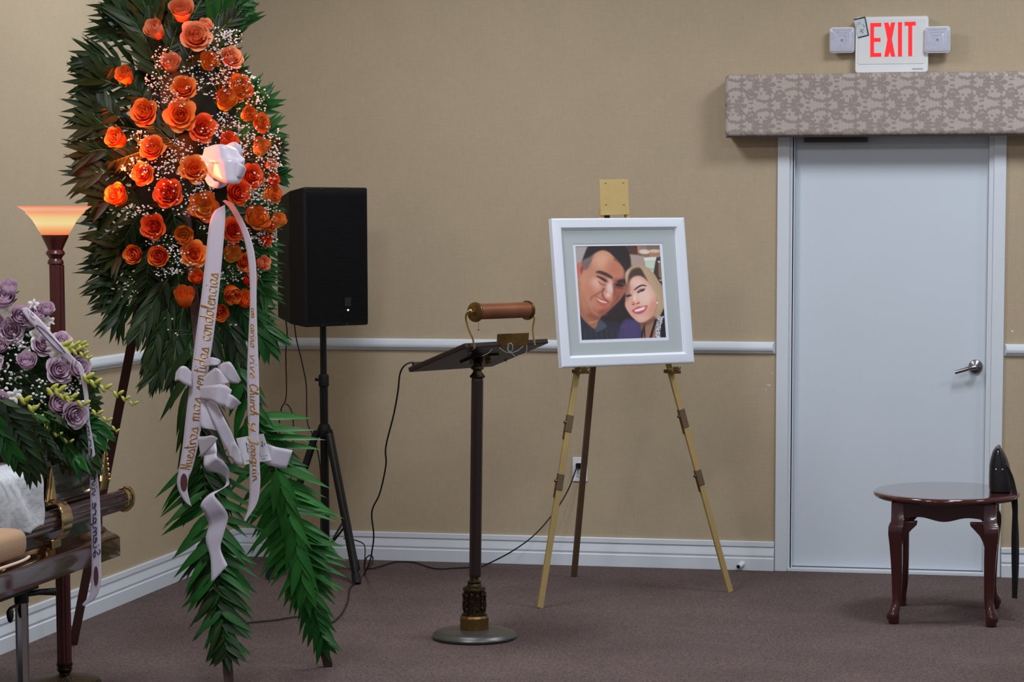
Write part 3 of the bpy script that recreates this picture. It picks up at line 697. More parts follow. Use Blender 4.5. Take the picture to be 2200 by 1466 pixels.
# filigree collar
fg = MB(); fg.lathe([(.01, .092), (.050, .092), (.050, .10), (.042, .104), (.042, .19), (.046, .196), (.044, .206), (.030, .212), (.026, .222), (.030, .228), (.018, .236), (.016, .262), (.01, .262)], C0, 32)
fo = fg.build('bronze_collar', BRONZE, le)
orn = MB()
for k in range(12):
    t = 2*math.pi*k/12
    c = C0+Vector((math.cos(t)*.043, math.sin(t)*.043, 0))
    for zz, r_ in ((.120, .007), (.146, .006), (.172, .008)): orn.ball(c+Vector((0, 0, zz+(k % 2)*.006)), r_, 1, (1, 1, 1.5))
    orn.tube([c+Vector((0, 0, .108)), c+Vector((math.cos(t)*.004, math.sin(t)*.004, .13)), c+Vector((0, 0, .185))], .0032, 5)
orn.build('filigree', BRONZE, fo)
colz0, colz1 = .246, lz(812)
tiltx = (Ct.x-C0.x)
cm = MB(); rings = []
for z in (colz0, colz0+.01, colz1-.01, colz1):
    cc = C0+Vector((tiltx*(z/1.08), 0, z)); rr_ = .0245 if z in (colz0+.01, colz1-.01) else .022
    rings.append([cc+Vector((rr_*math.cos(t), rr_*math.sin(t), 0)) for t in [2*math.pi*(k+.5)/8 for k in range(8)]])
cm.loft(rings); cm.build('column', DARKW, le, smooth=False, bevel=.002)
topc = C0+Vector((tiltx*(colz1/1.08), 0, 0))
MB().lathe([(.01, colz1-.002), (.028, colz1), (.031, colz1+.006), (.026, colz1+.012), (.018, colz1+.022), (.017, colz1+.03), (.026, colz1+.036), (.024, colz1+.045), (.01, colz1+.046)], topc, 28).build('capital', BRONZE, le)
# desk: corners from the underside quad, solved for depth on the real tilted rectangle
TH = math.radians(60)
dW, dD = .483, .330
ex_ = Vector((math.cos(TH), math.sin(TH), 0)); dy_ = Vector((-math.sin(TH), math.cos(TH), 0))
Tz, Bz = P(1001, 748, -2.2).z, None
Tc = P(1001, 748, -2.29)
Lc = Tc+dy_*(dD*math.cos(.30))
Lc.z = P(867, 801, Lc.y).z
dn = (Lc-Tc).normalized(); nd = ex_.cross(dn).normalized()
if nd.z < 0: nd = -nd
Tb = Tc
dk = MB()
dk.loft([[Tb+ex_*a_+dn*b_+nd*h for a_, b_ in ((0, 0), (dW, 0), (dW, dD), (0, dD))] for h in (0, .020)])
dk.build('desk_top', DARKW, le, smooth=False, bevel=.004)
li = MB(); li.loft([[Tb+ex_*a_+dn*b_+nd*h for a_, b_ in ((.01, dD-.03), (dW-.01, dD-.03), (dW-.01, dD-.015), (.01, dD-.015))] for h in (.020, .034)])
li.build('book_ledge', DARKW, le, smooth=False, bevel=.003)
mc = Tb+ex_*dW*.5+dn*dD*.5
mt = MB(); mt.loft([[mc+ex_*a_+dn*b_+nd*h for a_, b_ in ((-.07, -.045), (.07, -.045), (.07, .045), (-.07, .045))] for h in (-.008, .0)])
mto = mt.build('mounting_plate', BRONZE, le, smooth=False, bevel=.002)
for sx in (-.045, .045):
    MB().tube([mc+ex_*(sx-.006)-nd*.016, mc+ex_*(sx+.006)-nd*.016], .012, 14).build('hinge_ear', STEEL if sx < 0 else BRASSD, mto)
MB().tube([Vector((topc.x, topc.y, colz1+.04)), mc-nd*.006], [.02, .016], 12).build('pivot', BRONZE, mto)
for a_, b_ in ((.09, .07), (dW-.02, dD-.10), (.05, .01)):
    MB().ball(Tb+ex_*a_+dn*b_-nd*.002, .006, 1).build('screw', STEEL, le)
# brass wire-cover plate and its dangling flex
pa = [P(x, y, Tb.y+.17) for x, y in ((1066, 746), (1132, 743), (1134, 715), (1068, 718))]
plt = MB().prism(pa, Vector((.004, .006, 0))).build('brass_backplate', BRASSD, le, smooth=False, bevel=.001)
wr = MB()
for pts in (((1072, 747), (1085, 756), (1098, 758), (1112, 754), (1124, 744)), ((1094, 742), (1092, 752), (1100, 760), (1107, 766)), ((1132, 742), (1131, 756), (1124, 764), (1112, 764)), ((1090, 740), (1098, 738), (1102, 748), (1096, 757), (1090, 750), (1092, 740)), ((1058, 750), (1048, 760), (1036, 765))):
    wr.tube(spline([P(x, y, Tb.y+.08) for x, y in pts], 5), .0014, 5)
wr.build('clear_flex', mat('grey_flex', (150, 150, 150), .3), le)
# reading lamp: copper tube shade on two brass arms
sa, sb = P(1020, 671, Tb.y-.01), P(1134, 667, Tb.y+.28)
sdir = (sb-sa).normalized(); sf = frame_to(sdir)
slen = (sb-sa).length
sh = MB(); R0 = .0325
rings = []
NA = 30
for t_ in (0, slen):
    ring = []
    for rr2 in (R0, R0-.002):
        rng = range(NA+1) if rr2 == R0 else range(NA, -1, -1)
        for k in rng:
            a_ = math.radians(-60+300*k/NA)
            ring.append(sa+sf.to_3x3() @ Vector((rr2*math.cos(a_), rr2*math.sin(a_), t_)))
    rings.append(ring)
sh.loft(rings); sho = sh.build('lamp_shade', COPPER, le)
for c, s_ in ((sa, -1), (sb, 1)):
    mr = sf.to_3x3()
    mbx = MB().lathe([(.001, s_*.016), (.008, s_*.016), (.009, s_*.010), (.016, s_*.009), (.017, s_*.006), (.028, s_*.005), (.038, s_*.001), (.039, -s_*.004), (.038, -s_*.008), (.001, -s_*.008)], c, 36, mr)
    mbx.build('end_cap', BRASSD, sho, angle=30)
MB().tube([sa+sdir*.03, sb-sdir*.03], .012, 12).build('tube_bulb', mat('frosted_bulb', (230, 226, 220), .3), sho)
YL, YR = Tb.y, Tb.y+.30
aL = spline([sa-sdir*.016, P(1011, 667, YL-.02), P(1003, 673, YL-.02), P(1001, 686, YL), P(1007, 708, YL+.01), P(1015, 726, YL+.02), P(1020, 748, YL+.03)], 6)
MB().tube(aL, .0040, 8).build('lamp_arm', BRASS, le)
aR = spline([sb+sdir*.012, P(1144, 673, YR), P(1148, 684, YR), P(1145, 704, YR), P(1146, 722, YR), P(1149, 742, YR)], 6)
MB().tube(aR, .0040, 8).build('lamp_arm', BRASS, le)
pc = MB(); c0 = P(1028, 688, Tb.y)
for k in range(10): pc.ball(c0-Vector((0, 0, .0032*k)), .0014, 1)
pc.ball(c0-Vector((0, 0, .037)), .0035, 1, (1, 1, 1.4)); pc.build('pull_chain', BRASSD, le)

# ------------------------------------------------------------------ speaker and stand
sx0, sy0 = .662, -.60
spc = Vector((sx0, sy0, 0))
sp = thing('loudspeaker', 'large black loudspeaker with wire grille on top of the tripod stand', 'speaker', Vector((sx0, sy0, P(694, 698, sy0).z)))
zb, zt = P(700, 699, sy0).z, P(760, 403, sy0).z
azs = math.radians(54.5)
fx_ = Vector((math.cos(azs), math.sin(azs), 0)); fn = Vector((math.sin(azs), -math.cos(azs), 0))
fc0 = P(721, 550, sy0-.07); fc0.z = 0
fwid = .375
def spk(a_, b_, z): return fc0+fx_*a_-fn*b_+Vector((0, 0, z))
hh = fwid/2
rings = []
outl = [(-hh, .0), (-hh+.012, -.012), (hh-.012, -.012), (hh, .0), (hh, .10), (hh-.08, .30), (hh-.11, .33), (-hh+.11, .33), (-hh+.08, .30), (-hh, .10)]
def zz_(b_, top): k = max(0, b_-.0)/.33; return (zt-.055*k) if top else (zb+.035*k)
cab = MB(); lo = [spk(a_, b_, zz_(b_, False)) for a_, b_ in outl]; hi = [spk(a_, b_, zz_(b_, True)) for a_, b_ in outl]
cab.loft([lo, hi]); cab.build('cabinet', BLACKP, sp, smooth=False, bevel=.008)
gr = MB(); gr.loft([[spk(a_, b_, z) for a_, b_ in ((-hh+.012, -.014), (hh-.012, -.014), (hh-.012, -.008), (-hh+.012, -.008))] for z in (zb+.015, zt-.02)])
gro = gr.build('grille', GRILL, sp, smooth=False, bevel=.003)
gw = MB(); nz = 88
for k in range(nz):
    z = zb+.03+(zt-zb-.065)*k/(nz-1)
    gw.loft([[spk(a_, b_, z+dz) for b_, dz in ((-.0165, -.0013), (-.0165, .0013), (-.013, .0013), (-.013, -.0013))] for a_ in (-hh+.02, hh-.02)])
stuff(gw.build('grille_wires', mat('grille_wire', (12, 12, 16), .5, spec=.25), gro, smooth=False))
bdg = spk(.055, -.018, zb+.11)
bo = MB().prism([bdg+fx_*a_+Vector((0, 0, z)) for a_, z in ((-.018, -.02), (.018, -.02), (.018, .02), (-.018, .02))], -fn*.003).build('badge', mat('badge_black', (26, 27, 30), .3), sp, smooth=False, bevel=.001)
MB().ball(spk(.055, -.019, zb+.072), .0045, 2).build('power_light', mat('white_led', (240, 240, 255), .5, emis=(225, 225, 255), estr=1.6), sp)
hd = MB(); hz = (zb+zt)/2+.01
for (b0, b1) in ((.10, .16),):
    hd.loft([[spk(-hh-.001+max(0, b_-.10)*.4, b_, z) for b_, z in ((.105, hz-.055), (.20, hz-.055), (.20, hz+.05), (.105, hz+.05))], [spk(-hh+.012+max(0, b_-.10)*.4, b_, z) for b_, z in ((.11, hz-.05), (.195, hz-.05), (.195, hz+.045), (.11, hz+.045))]])
hd.build('side_handle', mat('matte_black_recess', (7, 7, 8), .8), sp, smooth=False)
for (a_, z) in ((-.09, zt-.008), (.05, zt-.008), (-.09, zb+.006), (.05, zb+.006)):
    MB().ball(spk(a_, -.014, z), .004, 1).build('screw', STEEL, sp)
pz = P(694, 702, sy0).z
px_, py_ = P(694, 702, sy0).x, sy0
hubz = P(696, 926, sy0).z
ss = thing('speaker_stand', 'black steel tripod stand carrying the loudspeaker', 'stand', (px_, py_, 0))
pb = P(700, 1200, sy0)
ax = lambda z: Vector((px_+(pb.x-px_)*(pz-z)/(pz-pb.z), sy0, z))
MB().tube([ax(pz+.004), ax(hubz+.23)], .0155, 18).build('upper_pole', BLACKM, ss)
lp = MB().tube([ax(hubz+.24), ax(.11)], .0195, 18).build('lower_pole', BLACKM, ss)
MB().lathe([(.019, 0), (.024, .004), (.024, .05), (.021, .056), (.019, .058)], ax(hubz+.205), 20).build('height_collar', BLACKP, ss)
MB().tube([ax(hubz+.235)-Vector((.02, 0, 0)), ax(hubz+.24)-Vector((.04, 0, 0))], [.005, .008], 10).build('height_knob', BLACKP, ss)
hub = MB().lathe([(.018, -.03), (.032, -.028), (.036, -.01), (.03, .014), (.024, .03), (.018, .03)], ax(hubz), 24).build('hub', BLACKP, ss)
feet = [PZ(767, 1256), PZ(579, 1245), PZ(764, 1226)]
for f in feet:
    f = f.copy(); f.z = .012
    dd_ = (f-ax(hubz)); hdir = Vector((dd_.x, dd_.y, 0)).normalized()
    t0 = ax(hubz-.012)+hdir*.04
    MB().tube([t0, f], .0175, 14).build('leg', BLACKM, ss)
    MB().box((-.014, -.012, -.02), (.05, .012, .012), Matrix.Translation(ax(hubz-.008)) @ Matrix((hdir, Vector((-hdir.y, hdir.x, 0)), Vector((0, 0, 1)))).transposed().to_4x4()).build('leg_bracket', BLACKP, ss, smooth=False, bevel=.003)
    MB().tube([f+(t0-f).normalized()*.035, f-(t0-f).normalized()*.008], .021, 12).build('rubber_foot', RUBBER, ss)
    mid = t0.lerp(f, .62)
    MB().tube([ax(.135)+hdir*.02, mid], .005, 6).build('brace', BLACKM, ss)
MB().lathe([(.019, -.03), (.028, -.026), (.028, .02), (.019, .024)], ax(.135), 20).build('brace_collar', BLACKP, ss)
# cables of the speaker
def cable(name, pts, lab, r=.0033, n=7, m=RUBBER):
    sp_ = spline(pts, n); o = MB().tube(sp_, r, 7).build(name, m); return tag(o, lab, 'cable')
cable('speaker_cable', [P(614, 688, -.52), P(617, 720, -.52), P(614, 760, -.52), P(615, 850, -.52), P(604, 880, -.52), P(600, 920, -.5), P(606, 960, -.45), P(612, 1010, -.4), P(620, 1100, -.3), PZ(640, 1225, .004)], 'looped black cable hanging from the back of the loudspeaker nearest the flowers', .003)
cable('speaker_cable', [P(632, 690, -.56), P(637, 730, -.56), P(650, 785, -.56), P(658, 830, -.56), P(660, 905, -.57), P(672, 935, -.57), P(686, 990, -.58), P(690, 1060, -.58), P(690, 1150, -.5), PZ(700, 1232, .004)], 'thin black cable running down beside the loudspeaker stand pole', .003)
cable('speaker_cable', [P(613, 868, -.525), P(622, 875, -.525), P(629, 895, -.525), P(630, 930, -.52), P(628, 990, -.5), P(624, 1060, -.4), PZ(630, 1228, .004)], 'short arching black cable spliced beside the palm garland', .0028)
# lectern cord with its slack loop
z3 = .006
cd = [P(905, 783, -2.0), P(884, 779, -2.02), P(868, 787, -2.03), P(859, 805, -2.02), P(855, 840, -2.0), P(846, 890, -1.9), P(829, 960, -1.75), P(829, 1000, -1.65), P(816, 1060, -1.5), P(799, 1100, -1.35), P(803, 1150, -1.2)]
g1 = [(797, 1190), (793, 1212), (783, 1238)]
cd += [P(799, 1185, -1.0), P(795, 1205, -.9), PZ(783, 1234, z3), PZ(768, 1250, z3), PZ(752, 1264, z3), PZ(748, 1290, z3), PZ(735, 1318, z3), PZ(712, 1338, z3), PZ(690, 1330, z3), PZ(640, 1326, z3), PZ(590, 1333, z3), PZ(540, 1338, z3), PZ(470, 1345, z3)]
MB().tube(spline(cd, 7), .0036, 7).build('power_cord', RUBBER, le)
fc_ = [PZ(541, 1341, z3+.008), PZ(600, 1338, z3+.008), PZ(680, 1326, z3+.008)]
e2 = [PZ(784, 1212, z3+.002), PZ(787, 1200, .03), PZ(794, 1194, .04), PZ(801, 1198, .03), PZ(799, 1210, z3), PZ(790, 1220, z3), PZ(800, 1222, z3), PZ(818, 1217, z3), PZ(850, 1208, z3), PZ(890, 1209, z3), PZ(935, 1222, z3), PZ(980, 1221, z3), PZ(1030, 1218, z3), PZ(1048, 1212, .02), P(1100, 1185, -.30), P(1150, 1148, -.2), P(1195, 1095, -.1), P(1222, 1050, -.05), P(1237, 1010, -.035), P(1242, 1003, -.026)]
wc = cable('extension_cord', e2, 'black cord rising from the carpet to the wall outlet behind the easel', .0034)
pl = MB(); pp_ = P(1243, 1001, -.018); pl.box((pp_.x-.012, -.032, pp_.z-.014), (pp_.x+.012, -.0095, pp_.z+.012)); pl.build('plug', BLACKP, wc, smooth=False, bevel=.003)
# thin loop of the stand's second cord
cable('floor_cable', [P(738, 1158, -.62), P(752, 1158, -.6), P(778, 1167, -.5), P(784, 1178, -.5), P(784, 1200, -.6), PZ(783, 1218, z3), PZ(786, 1224, z3)], 'short bent black cable beside the right foot of the tripod stand', .0028)

# ------------------------------------------------------------------ end table
tc_ = Vector((3.525, -1.185, 0)); tz = .53
et = thing('end_table', 'oval glossy cherry end table with cabriole legs in front of the white door', 'table', tc_)
def ovl(rx, ry, z, n=64): return [tc_+Vector((rx*math.cos(2*math.pi*k/n), ry*math.sin(2*math.pi*k/n), z)) for k in range(n)]
A, B = .305, .345
tb = MB(); tb.loft([ovl(A-k, B-k, z) for k, z in ((.03, tz-.026), (.010, tz-.025), (.002, tz-.017), (0, tz-.010), (.004, tz-.003), (.010, tz), (.04, tz))]); 
TOPM = mat('cherry_table_top', (70, 28, 26), .12, noise=.25, nscale=9, coat=.8, stretch=(1, .2, 1))
tb.build('table_top', TOPM, et, angle=50)
hx, hy = .200, .245
ap = MB()
def apron(p0, p1, nrm_):
    n = 24; vs = []
    for i in range(n+1):
        t = i/n; s_ = abs(t-.5)*2
        dz = .068+.009*math.cos(s_/.5*math.pi) if s_ < .5 else .059+.020*((s_-.5)/.5)**2
        c = Vector(p0).lerp(Vector(p1), t); vs.append((c, dz))
    rings = [[c+Vector((0, 0, tz-.026)), c+Vector((0, 0, tz-.026-dz)), c+Vector((0, 0, tz-.026-dz))-Vector(nrm_)*.018, c+Vector((0, 0, tz-.026))-Vector(nrm_)*.018] for c, dz in vs]
    return MB().loft(rings)
c4 = [tc_+Vector((sx*hx, sy*hy, 0)) for sx, sy in ((-1, -1), (1, -1), (1, 1), (-1, 1))]
for i, nr in enumerate(((0, -1, 0), (1, 0, 0), (0, 1, 0), (-1, 0, 0))):
    apron(c4[i], c4[(i+1) % 4], nr).build('apron', MAHOG, et, bevel=.002)
for (sx, sy) in ((-1, -1), (1, -1), (1, 1), (-1, 1)):
    c = tc_+Vector((sx*hx, sy*hy, 0)); dg = Vector((sx, sy, 0)).normalized()
    prof_ = [(.000, .006, .020), (.008, .007, .023), (.014, .007, .022), (.024, .009, .0265), (.045, .009, .0255), (.065, .004, .0205), (.10, .0, .0195), (.18, .0, .0225), (.26, .001, .0255), (.33, .003, .0285), (.375, .005, .031), (.405, .004, .032), (.42, .001, .031), (.426, .0, .028), (.505, .0, .027)]
    rings = []
    for z, off, r_ in prof_:
        cc = c-dg*.018+dg*off*2.2+Vector((0, 0, z)); n = 16; sq = min(1, max(0, (z-.05)/.2))
        ring = []
        for k in range(n):
            t = 2*math.pi*k/n; m__ = max(abs(math.cos(t)), abs(math.sin(t))); f_ = (1-sq)+sq*(.82/m__+.12)
            ring.append(cc+Vector((math.cos(t), math.sin(t), 0))*r_*f_)
        rings.append(ring)
    lgo = MB().loft(rings).build('leg', MAHOG, et, angle=60)
    for (ddx, ddy) in ((-sx, 0), (0, -sy)):
        # knee bracket swelling towards the apron
        p = c-dg*.004
        dv = Vector((ddx, ddy, 0)); nv_ = Vector((0, sy, 0)) if ddx else Vector((sx, 0, 0))
        o_ = [(0, .428), (.092, .428), (.088, .412), (.070, .394), (.050, .372), (.036, .345), (.028, .31), (0, .28)]
        MB().prism([p+dv*a_+Vector((0, 0, z))+nv_*.004 for a_, z in o_], -nv_*.028).build('knee_block', MAHOG, lgo, bevel=.004)

# handbag on the table
hbp = P(2148, 1068, -1.16)
hb0 = Vector((hbp.x, -1.16, tz))
hbag = thing('handbag', 'small black leather handbag standing on the right side of the cherry end table', 'handbag', hb0)
hm = MB(); rings = []
for z, wx, wy, ox in ((.0, .040, .070, .004), (.004, .047, .080, .004), (.03, .0485, .083, .003), (.07, .046, .083, .0), (.11, .041, .082, -.004), (.14, .033, .080, -.007), (.165, .023, .078, -.010), (.180, .012, .074, -.012)):
    ring = []
    for k in range(24):
        t = 2*math.pi*k/24; cx, sy_ = math.cos(t), math.sin(t)
        ring.append(hb0+Vector((ox+wx*abs(cx)**.6*(1 if cx > 0 else -1), wy*abs(sy_)**.6*(1 if sy_ > 0 else -1), z)))
    rings.append(ring)
hm.loft(rings); hm.build('bag_body', LEATHER, hbag)
for s_ in (-1, 1):
    MB().loft([[hb0+Vector((ox+s_*.002+s_*t_, y, z)) for ox, z in ((-.030 if s_ < 0 else .012, .10), (-.016 if s_ < 0 else -.004, .185), (-.012 if s_ < 0 else -.009, .186), (-.026 if s_ < 0 else .008, .10))] for y, t_ in ((-.08, 0), (.08, 0))]).build('side_flap', LEATHER, hbag, bevel=.001)
MB().tube([hb0+Vector((-.010, -.082, .186)), hb0+Vector((-.010, .07, .186))], .0035, 8).build('zip', STEEL, hbag)
MB().ball(hb0+Vector((-.008, -.084, .168)), .006, 2, (.6, .6, 1.6)).build('zip_pull', CHROME, hbag)
for dx in (-.013, .013): MB().ball(hb0+Vector((dx-.002, -.083, .098)), .0045, 2, (1, .5, 1)).build('rivet', CHROME, hbag)
def strip(mid, wv, th=.003):
    rings = []
    for i, (p, w_) in enumerate(zip(mid, wv)):
        d_ = (mid[min(i+1, len(mid)-1)]-mid[max(i-1, 0)]).normalized(); n__ = d_.cross(w_).normalized()*th/2
        rings.append([p-w_/2-n__, p+w_/2-n__, p+w_/2+n__, p-w_/2+n__])
    return MB().loft(rings)
Yb = -1.27
stp = spline([hb0+Vector((.0, -.06, .125)), P(2160, 1000, Yb), P(2171, 1020, Yb), P(2177, 1045, Yb), P(2180, 1068, Yb), P(2181, 1100, Yb), P(2179, 1150, Yb), P(2179, 1200, Yb), P(2180, 1250, Yb), P(2180, 1286, Yb)], 5)
sw = [Vector((.006+.016*min(1, i/18), -.006, .0)) for i in range(len(stp))]
strip(stp, sw).build('strap', LEATHER, hbag)
st2 = spline([P(2180, 1286, Yb+.012), P(2184, 1200, Yb+.02), P(2182, 1120, Yb+.03), P(2176, 1060, Yb+.05), hb0+Vector((.045, -.02, .06))], 6)
strip(st2, [Vector((.02, .006, 0))]*len(st2)).build('strap', LEATHER, hbag)

# small stopper on the baseboard
dc = PZ(1589, 1222, .012)
dsx = MB().tube([Vector((dc.x+.012, -.019, .034)), Vector((dc.x-.004, -.052, .022))], .0125, 14)
dso = tag(dsx.build('door_stop', PLASW), 'little white rubber door stop on the baseboard by the door', 'door stop')
MB().tube([Vector((dc.x-.004, -.052, .022)), Vector((dc.x-.006, -.056, .0205))], .0085, 12).build('rubber_tip', RUBBER, dso)

# ------------------------------------------------------------------ torchiere lamp
LY = -3.38
lx = P(117, 442, LY).x
fl_ = thing('torchiere_lamp', 'glowing orange glass bowl floor lamp on a fluted cherry column behind the casket', 'lamp', (lx, LY, 0))
def lzz(y): return P(117, y, LY).z
LO = Vector((lx, LY, 0))
zt_, zs_ = lzz(443), lzz(505)
k_ = (zt_-zs_)
GL = mat('amber_glass', (250, 150, 100), .35, trans=.0)
nt = GL.node_tree; b = nt.nodes['Principled BSDF']
# the lit bowl: brightest in its belly where the bulb sits
tcg = nt.nodes.new('ShaderNodeNewGeometry'); sepg = nt.nodes.new('ShaderNodeSeparateXYZ'); nt.links.new(tcg.outputs['Position'], sepg.inputs[0])
mrg = nt.nodes.new('ShaderNodeMapRange'); mrg.inputs[1].default_value = zs_; mrg.inputs[2].default_value = zt_; nt.links.new(sepg.outputs['Z'], mrg.inputs[0])
rg = nt.nodes.new('ShaderNodeValToRGB'); el = rg.color_ramp.elements
el[0].color = (*S((255, 128, 84)), 1); el[1].color = (*S((255, 132, 96)), 1)
for p_, c_ in ((.16, (255, 176, 108)), (.4, (255, 234, 168)), (.6, (255, 220, 150)), (.78, (255, 168, 124)), (.9, (255, 190, 150))):
    e__ = el.new(p_); e__.color = (*S(c_), 1)
nt.links.new(mrg.outputs[0], rg.inputs[0]); nt.links.new(rg.outputs[0], b.inputs['Emission Color']); b.inputs['Emission Strength'].default_value = .95
b.inputs['Base Color'].default_value = (.25, .08, .04, 1)
s_ = .128
prf = [(.046, 0), (.056, .14), (.066, .32), (.078, .52), (.094, .70), (.100, .74), (.101, .80), (.108, .86), (.120, .93), (.128, .98), (.1285, 1.0), (.124, 1.0), (.104, .86), (.096, .74), (.076, .55), (.052, .14), (.04, .04), (.005, .04)]
bw = MB().lathe([(r_, zs_+z*k_) for r_, z in prf], LO, 48)
bw.build('glass_bowl', GL, fl_)
zc_ = lambda y: lzz(y)
cp = [(.005, zs_), (.047, zs_), (.047, zs_-.006), (.038, zc_(520)), (.029, zc_(532)), (.026, zc_(537)), (.032, zc_(541)), (.034, zc_(546)), (.026, zc_(551)), (.022, zc_(556)), (.028, zc_(562)), (.028, zc_(567)), (.024, zc_(569)), (.005, zc_(569))]
MB().lathe(cp, LO, 32).build('lamp_cup', MAHOG2, fl_)
LB = LO+Vector((P(128, 1300, LY).x-lx, 0, 0))*0
zb_ = P(128, 1425, LY).z
MB().lathe([(.0262, zc_(569)), (.0262, zb_)], LO+Vector((.004, 0, 0)), 64, None, 12, .12).build('fluted_column', MAHOG2, fl_)
MB().lathe([(.005, zb_+.004), (.029, zb_+.002), (.029, zb_-.006), (.026, zb_-.012), (.028, zb_-.022), (.020, zb_-.035), (.022, zb_-.042), (.016, .05), (.034, .04), (.12, .028), (.13, .014), (.13, 0), (.005, 0)], LO+Vector((.004, 0, 0)), 40).build('lamp_base', BRONZE, fl_)
l = bpy.data.lights.new('spray_glow_spot', 'SPOT'); l.energy = 150; l.color = (1., .10, .02); l.shadow_soft_size = .04; l.spot_size = math.radians(105); l.spot_blend = .8  # red spot added in the bowl mouth, aimed at the spray, sparing the wall
lo_ = bpy.data.objects.new('spray_glow_spot', l); COL.objects.link(lo_); lo_.location = LO+Vector((0, 0, zt_+.015))
lo_.rotation_euler = (Vector((.55, -.05, .42))).to_track_quat('-Z', 'Y').to_euler()
l2 = bpy.data.lights.new('lamp_bulb_glow', 'POINT'); l2.energy = 0
bpy.data.lights.remove(l2)

# ------------------------------------------------------------------ casket
CX = .82; CY0, CY1 = -3.60, -5.75; CW = .66; CXL = CX-CW
z0 = PX(258, 1197, CX).z
def cz(y): return PX(258, y, CX).z
ck = thing('casket', 'polished dark cherry casket with gold corner hardware under the lavender flowers', 'casket', ((CX+CXL)/2, (CY0+CY1)/2, z0))
def ringprof(prof, inset_y=True):
    """loft a closed rectangular ring stack: prof = (inset, z)"""
    rings = []
    for ins, z in prof:
        x0_, x1_, y0_, y1_ = CXL+ins, CX-ins, CY1+ins, CY0-ins
        c = .012
        rings.append([Vector(p) for p in ((x0_+c, y0_, z), (x1_-c, y0_, z), (x1_, y0_+c, z), (x1_, y1_-c, z), (x1_-c, y1_, z), (x0_+c, y1_, z), (x0_, y1_-c, z), (x0_, y0_+c, z))])
    return MB().loft(rings)
zr = PX(225, 1084, CX-.02).z
za = z0+.078; zl = cz(1000); zg = cz(957)
ringprof([(.02, z0), (0, z0+.004), (0, z0+.066), (.004, z0+.074), (.010, z0+.08), (.022, z0+.088), (.034, z0+.098), (.040, z0+.108), (.045, z0+.112)]).build('base_moulding', ROSEWOODC, ck, angle=30)
ringprof([(.045, z0+.108), (.045, zr+.045), (.038, zr+.05), (.038, zr+.056), (.045, zr+.06), (.045, zr+.075)]).build('body', CASKD, ck, angle=30)
ringprof([(.045, zr+.076), (.043, zr+.082), (.043, zg-.006), (.049, zg-.003), (.049, zg+.003), (.036, zg+.006), (.032, zg+.018), (.030, zg+.05), (.034, zg+.062), (.06, zg+.075), (.12, zg+.10), (.20, zg+.125), (.28, zg+.135)]).build('lid', CASKD, ck, angle=30)
# far-end corner block with the raised panel
pb_ = MB()
pb_.box((CX-.10, CY0-.047, zr+.10), (CX-.030, CY0-.034, zg-.012)); pb_.build('corner_post', ROSEWOODC, ck, smooth=False, bevel=.004)
# fluted swing bar along the side
rb = MB(); NR = 44; rr0 = .036
xr = CX-.012
rings = []
for y, k in ((CY1-.03, 1), (CY0+.045, 1)):
    ring = []
    for j in range(NR):
        t = 2*math.pi*j/NR; r_ = rr0*(1-.15*(j % 4 == 0))
        ring.append(Vector((xr+math.cos(t)*r_*.62, y, zr+math.sin(t)*r_)))
    rings.append(ring)
rb.loft(rings); rb.build('handle_bar', mat('fluted_bar_wood', (66, 44, 44), .25, coat=.6), ck, angle=20)
cpz = MB(); rings = []
for dy, k in ((.040, 1.0), (.05, 1.12), (.075, 1.16), (.098, 1.06), (.112, .8), (.119, .45), (.121, .1)):
    rings.append([Vector((xr+math.cos(t)*rr0*.70*k, CY0+dy, zr+math.sin(t)*rr0*1.1*k)) for t in [2*math.pi*j/24 for j in range(24)]])
cpz.loft(rings); cpz.build('bar_cap', GOLD, ck)
# lugs: pointed gold plates, straps over the bar
def lug(y, big=1.):
    x = CX-.045
    g = MB()
    g.prism([Vector((x+.004, y+a_, zr+z)) for a_, z in ((-.045, .045), (.045, .045), (.038, .06), (.012, .15), (0, .172), (-.012, .15), (-.038, .06))], (.012, 0, 0))
    go = g.build('lug_plate', GOLD, ck, smooth=False, bevel=.003)
    g2 = MB(); g2.prism([Vector((x+.016, y+a_, zr+z)) for a_, z in ((-.022, .065), (.022, .065), (0, .145))], (.006, 0, 0)); g2.build('lug_crest', mat('satin_gold', (206, 178, 130), .4, metal=.9), go, smooth=False, bevel=.002)
    rings = []
    for (dx, dz) in ((-.005, .055), (.018, .058), (.046, .05), (.060, .030), (.065, 0), (.062, -.03), (.050, -.05), (.030, -.062), (.0, -.070)):
        ox, oz = dx*1.0, dz
        l_ = math.hypot(ox-.03, oz) or 1; nx_, nz_ = (ox-.03)/l_, oz/l_
        wd = .044-.008*abs(dz)/.07
        rings.append([Vector((x+ox, y-wd, zr+oz)), Vector((x+ox, y+wd, zr+oz)), Vector((x+ox+nx_*.006, y+wd*.9, zr+oz+nz_*.006)), Vector((x+ox+nx_*.006, y-wd*.9, zr+oz+nz_*.006))])
    MB().loft(rings).build('lug_strap', GOLD, go, bevel=.0015, angle=50)
    MB().box((x-.002, y-.035, zr-.095), (x+.03, y+.035, zr-.068)).build('lug_foot', GOLD, go, smooth=False, bevel=.004)
ly_ = PX(112, 1080, CX-.03).y
lug(ly_); lug(CY1+.5)
